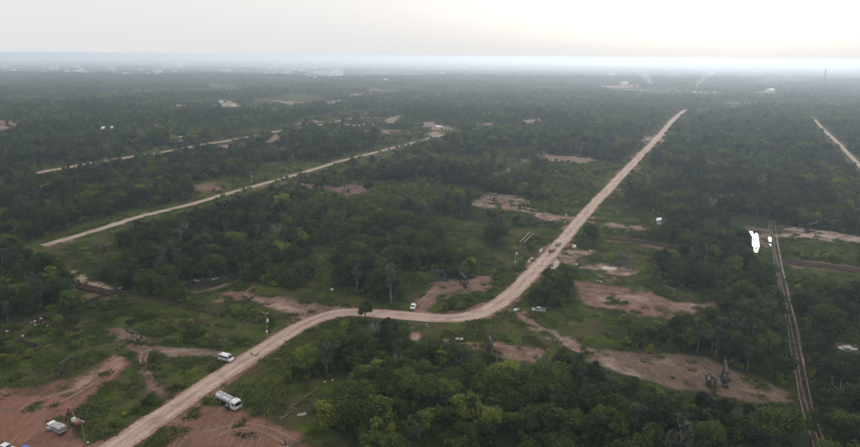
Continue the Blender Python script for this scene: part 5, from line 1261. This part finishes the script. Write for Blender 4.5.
scatter('horizon_forest', 'canopy', np.column_stack([X, Y]), pick(n, [1] * 5), rs.rand(n) * 6.28, s2, np.clip(.5 + .7 * (vnoise(X, Y, 700, 83) - .5), 0, 1), 'far woods fading into haze towards the horizon', 'forest')
# grass and weeds on open ground
X, Y = field(118, 430, 1.45, 1.03); n = len(X)
g_ = np.full(n, 1e3); so = np.full(n, 1e3)
for P in grassW + scrubW: g_ = np.minimum(g_, poly_sdf(P, X, Y, 5))
for P, a, r in soilW: so = np.minimum(so, poly_sdf(P, X, Y, 5))
for P, w, a in trackW: so = np.minimum(so, line_dist(P, X, Y, 8) - w / 2)
for n_, P, l in waterW: so = np.minimum(so, poly_sdf(P, X, Y, 5))
rd = roaddist(X, Y)
keep = ((g_ < .5) | ((rd > .6) & (rd < 6))) & (rd > .8) & (so > .3) & (vnoise(X, Y, 6, 111, 3) > .52)
keep |= (so < 0) & (rd > 1) & (vnoise(X, Y, 5, 112, 3) > .62 + .02 * np.minimum(-so, 5))
X, Y = X[keep], Y[keep]; n = len(X); s3 = .7 + .8 * rs.rand(n)
scatter('grass', 'grass_tuft', np.column_stack([X, Y]), pick(n, [1] * 4), rs.rand(n) * 6.28, np.column_stack([s3 * 1.3, s3 * 1.3, s3 * .8]), np.clip(.42 + .7 * (vnoise(X, Y, 16, 113) - .5) + rs.normal(size=n) * .18, 0, 1), 'rough grass and weeds on road verges and clearings', 'grass')

# ------------------------------------------------------------------ haze
mb = MB(); mb.box((0, 0, 48.5), (2 * 46000, 2 * 46000, 99.0)); hm, N, L = nodes_of('evening_haze'); N.clear()
out = N.new('ShaderNodeOutputMaterial'); pv = N.new('ShaderNodeVolumePrincipled'); pv.inputs['Color'].default_value = (.70, .84, 1.0, 1)
pv.inputs['Density'].default_value = HAZE; pv.inputs['Anisotropy'].default_value = .45; L.new(pv.outputs[0], out.inputs['Volume'])
hz = mb.build('haze', hm); tag(hz, 'pale evening haze lying over the whole plain', 'haze', kind='stuff')

def mist(y0, top, dens, label):     # thin smoke lying over the far plain and town
    b = MB(); b.box((0, (y0 + 44000) / 2, top / 2 + .4), (2 * 40000, 44000 - y0, top)); m, N, L = nodes_of('mist'); N.clear()
    out = N.new('ShaderNodeOutputMaterial'); pv = N.new('ShaderNodeVolumePrincipled'); pv.inputs['Color'].default_value = (.86, .91, .96, 1); pv.inputs['Anisotropy'].default_value = .42
    pv.inputs['Density'].default_value = dens; L.new(pv.outputs[0], out.inputs['Volume']); tag(b.build('mist_bank', m), label, 'mist', kind='stuff')
mist(950, 88, .00010, 'thin smoky mist over the woods before the far town'); mist(2800, 92, .00022, 'denser smoky mist over the far town and horizon')
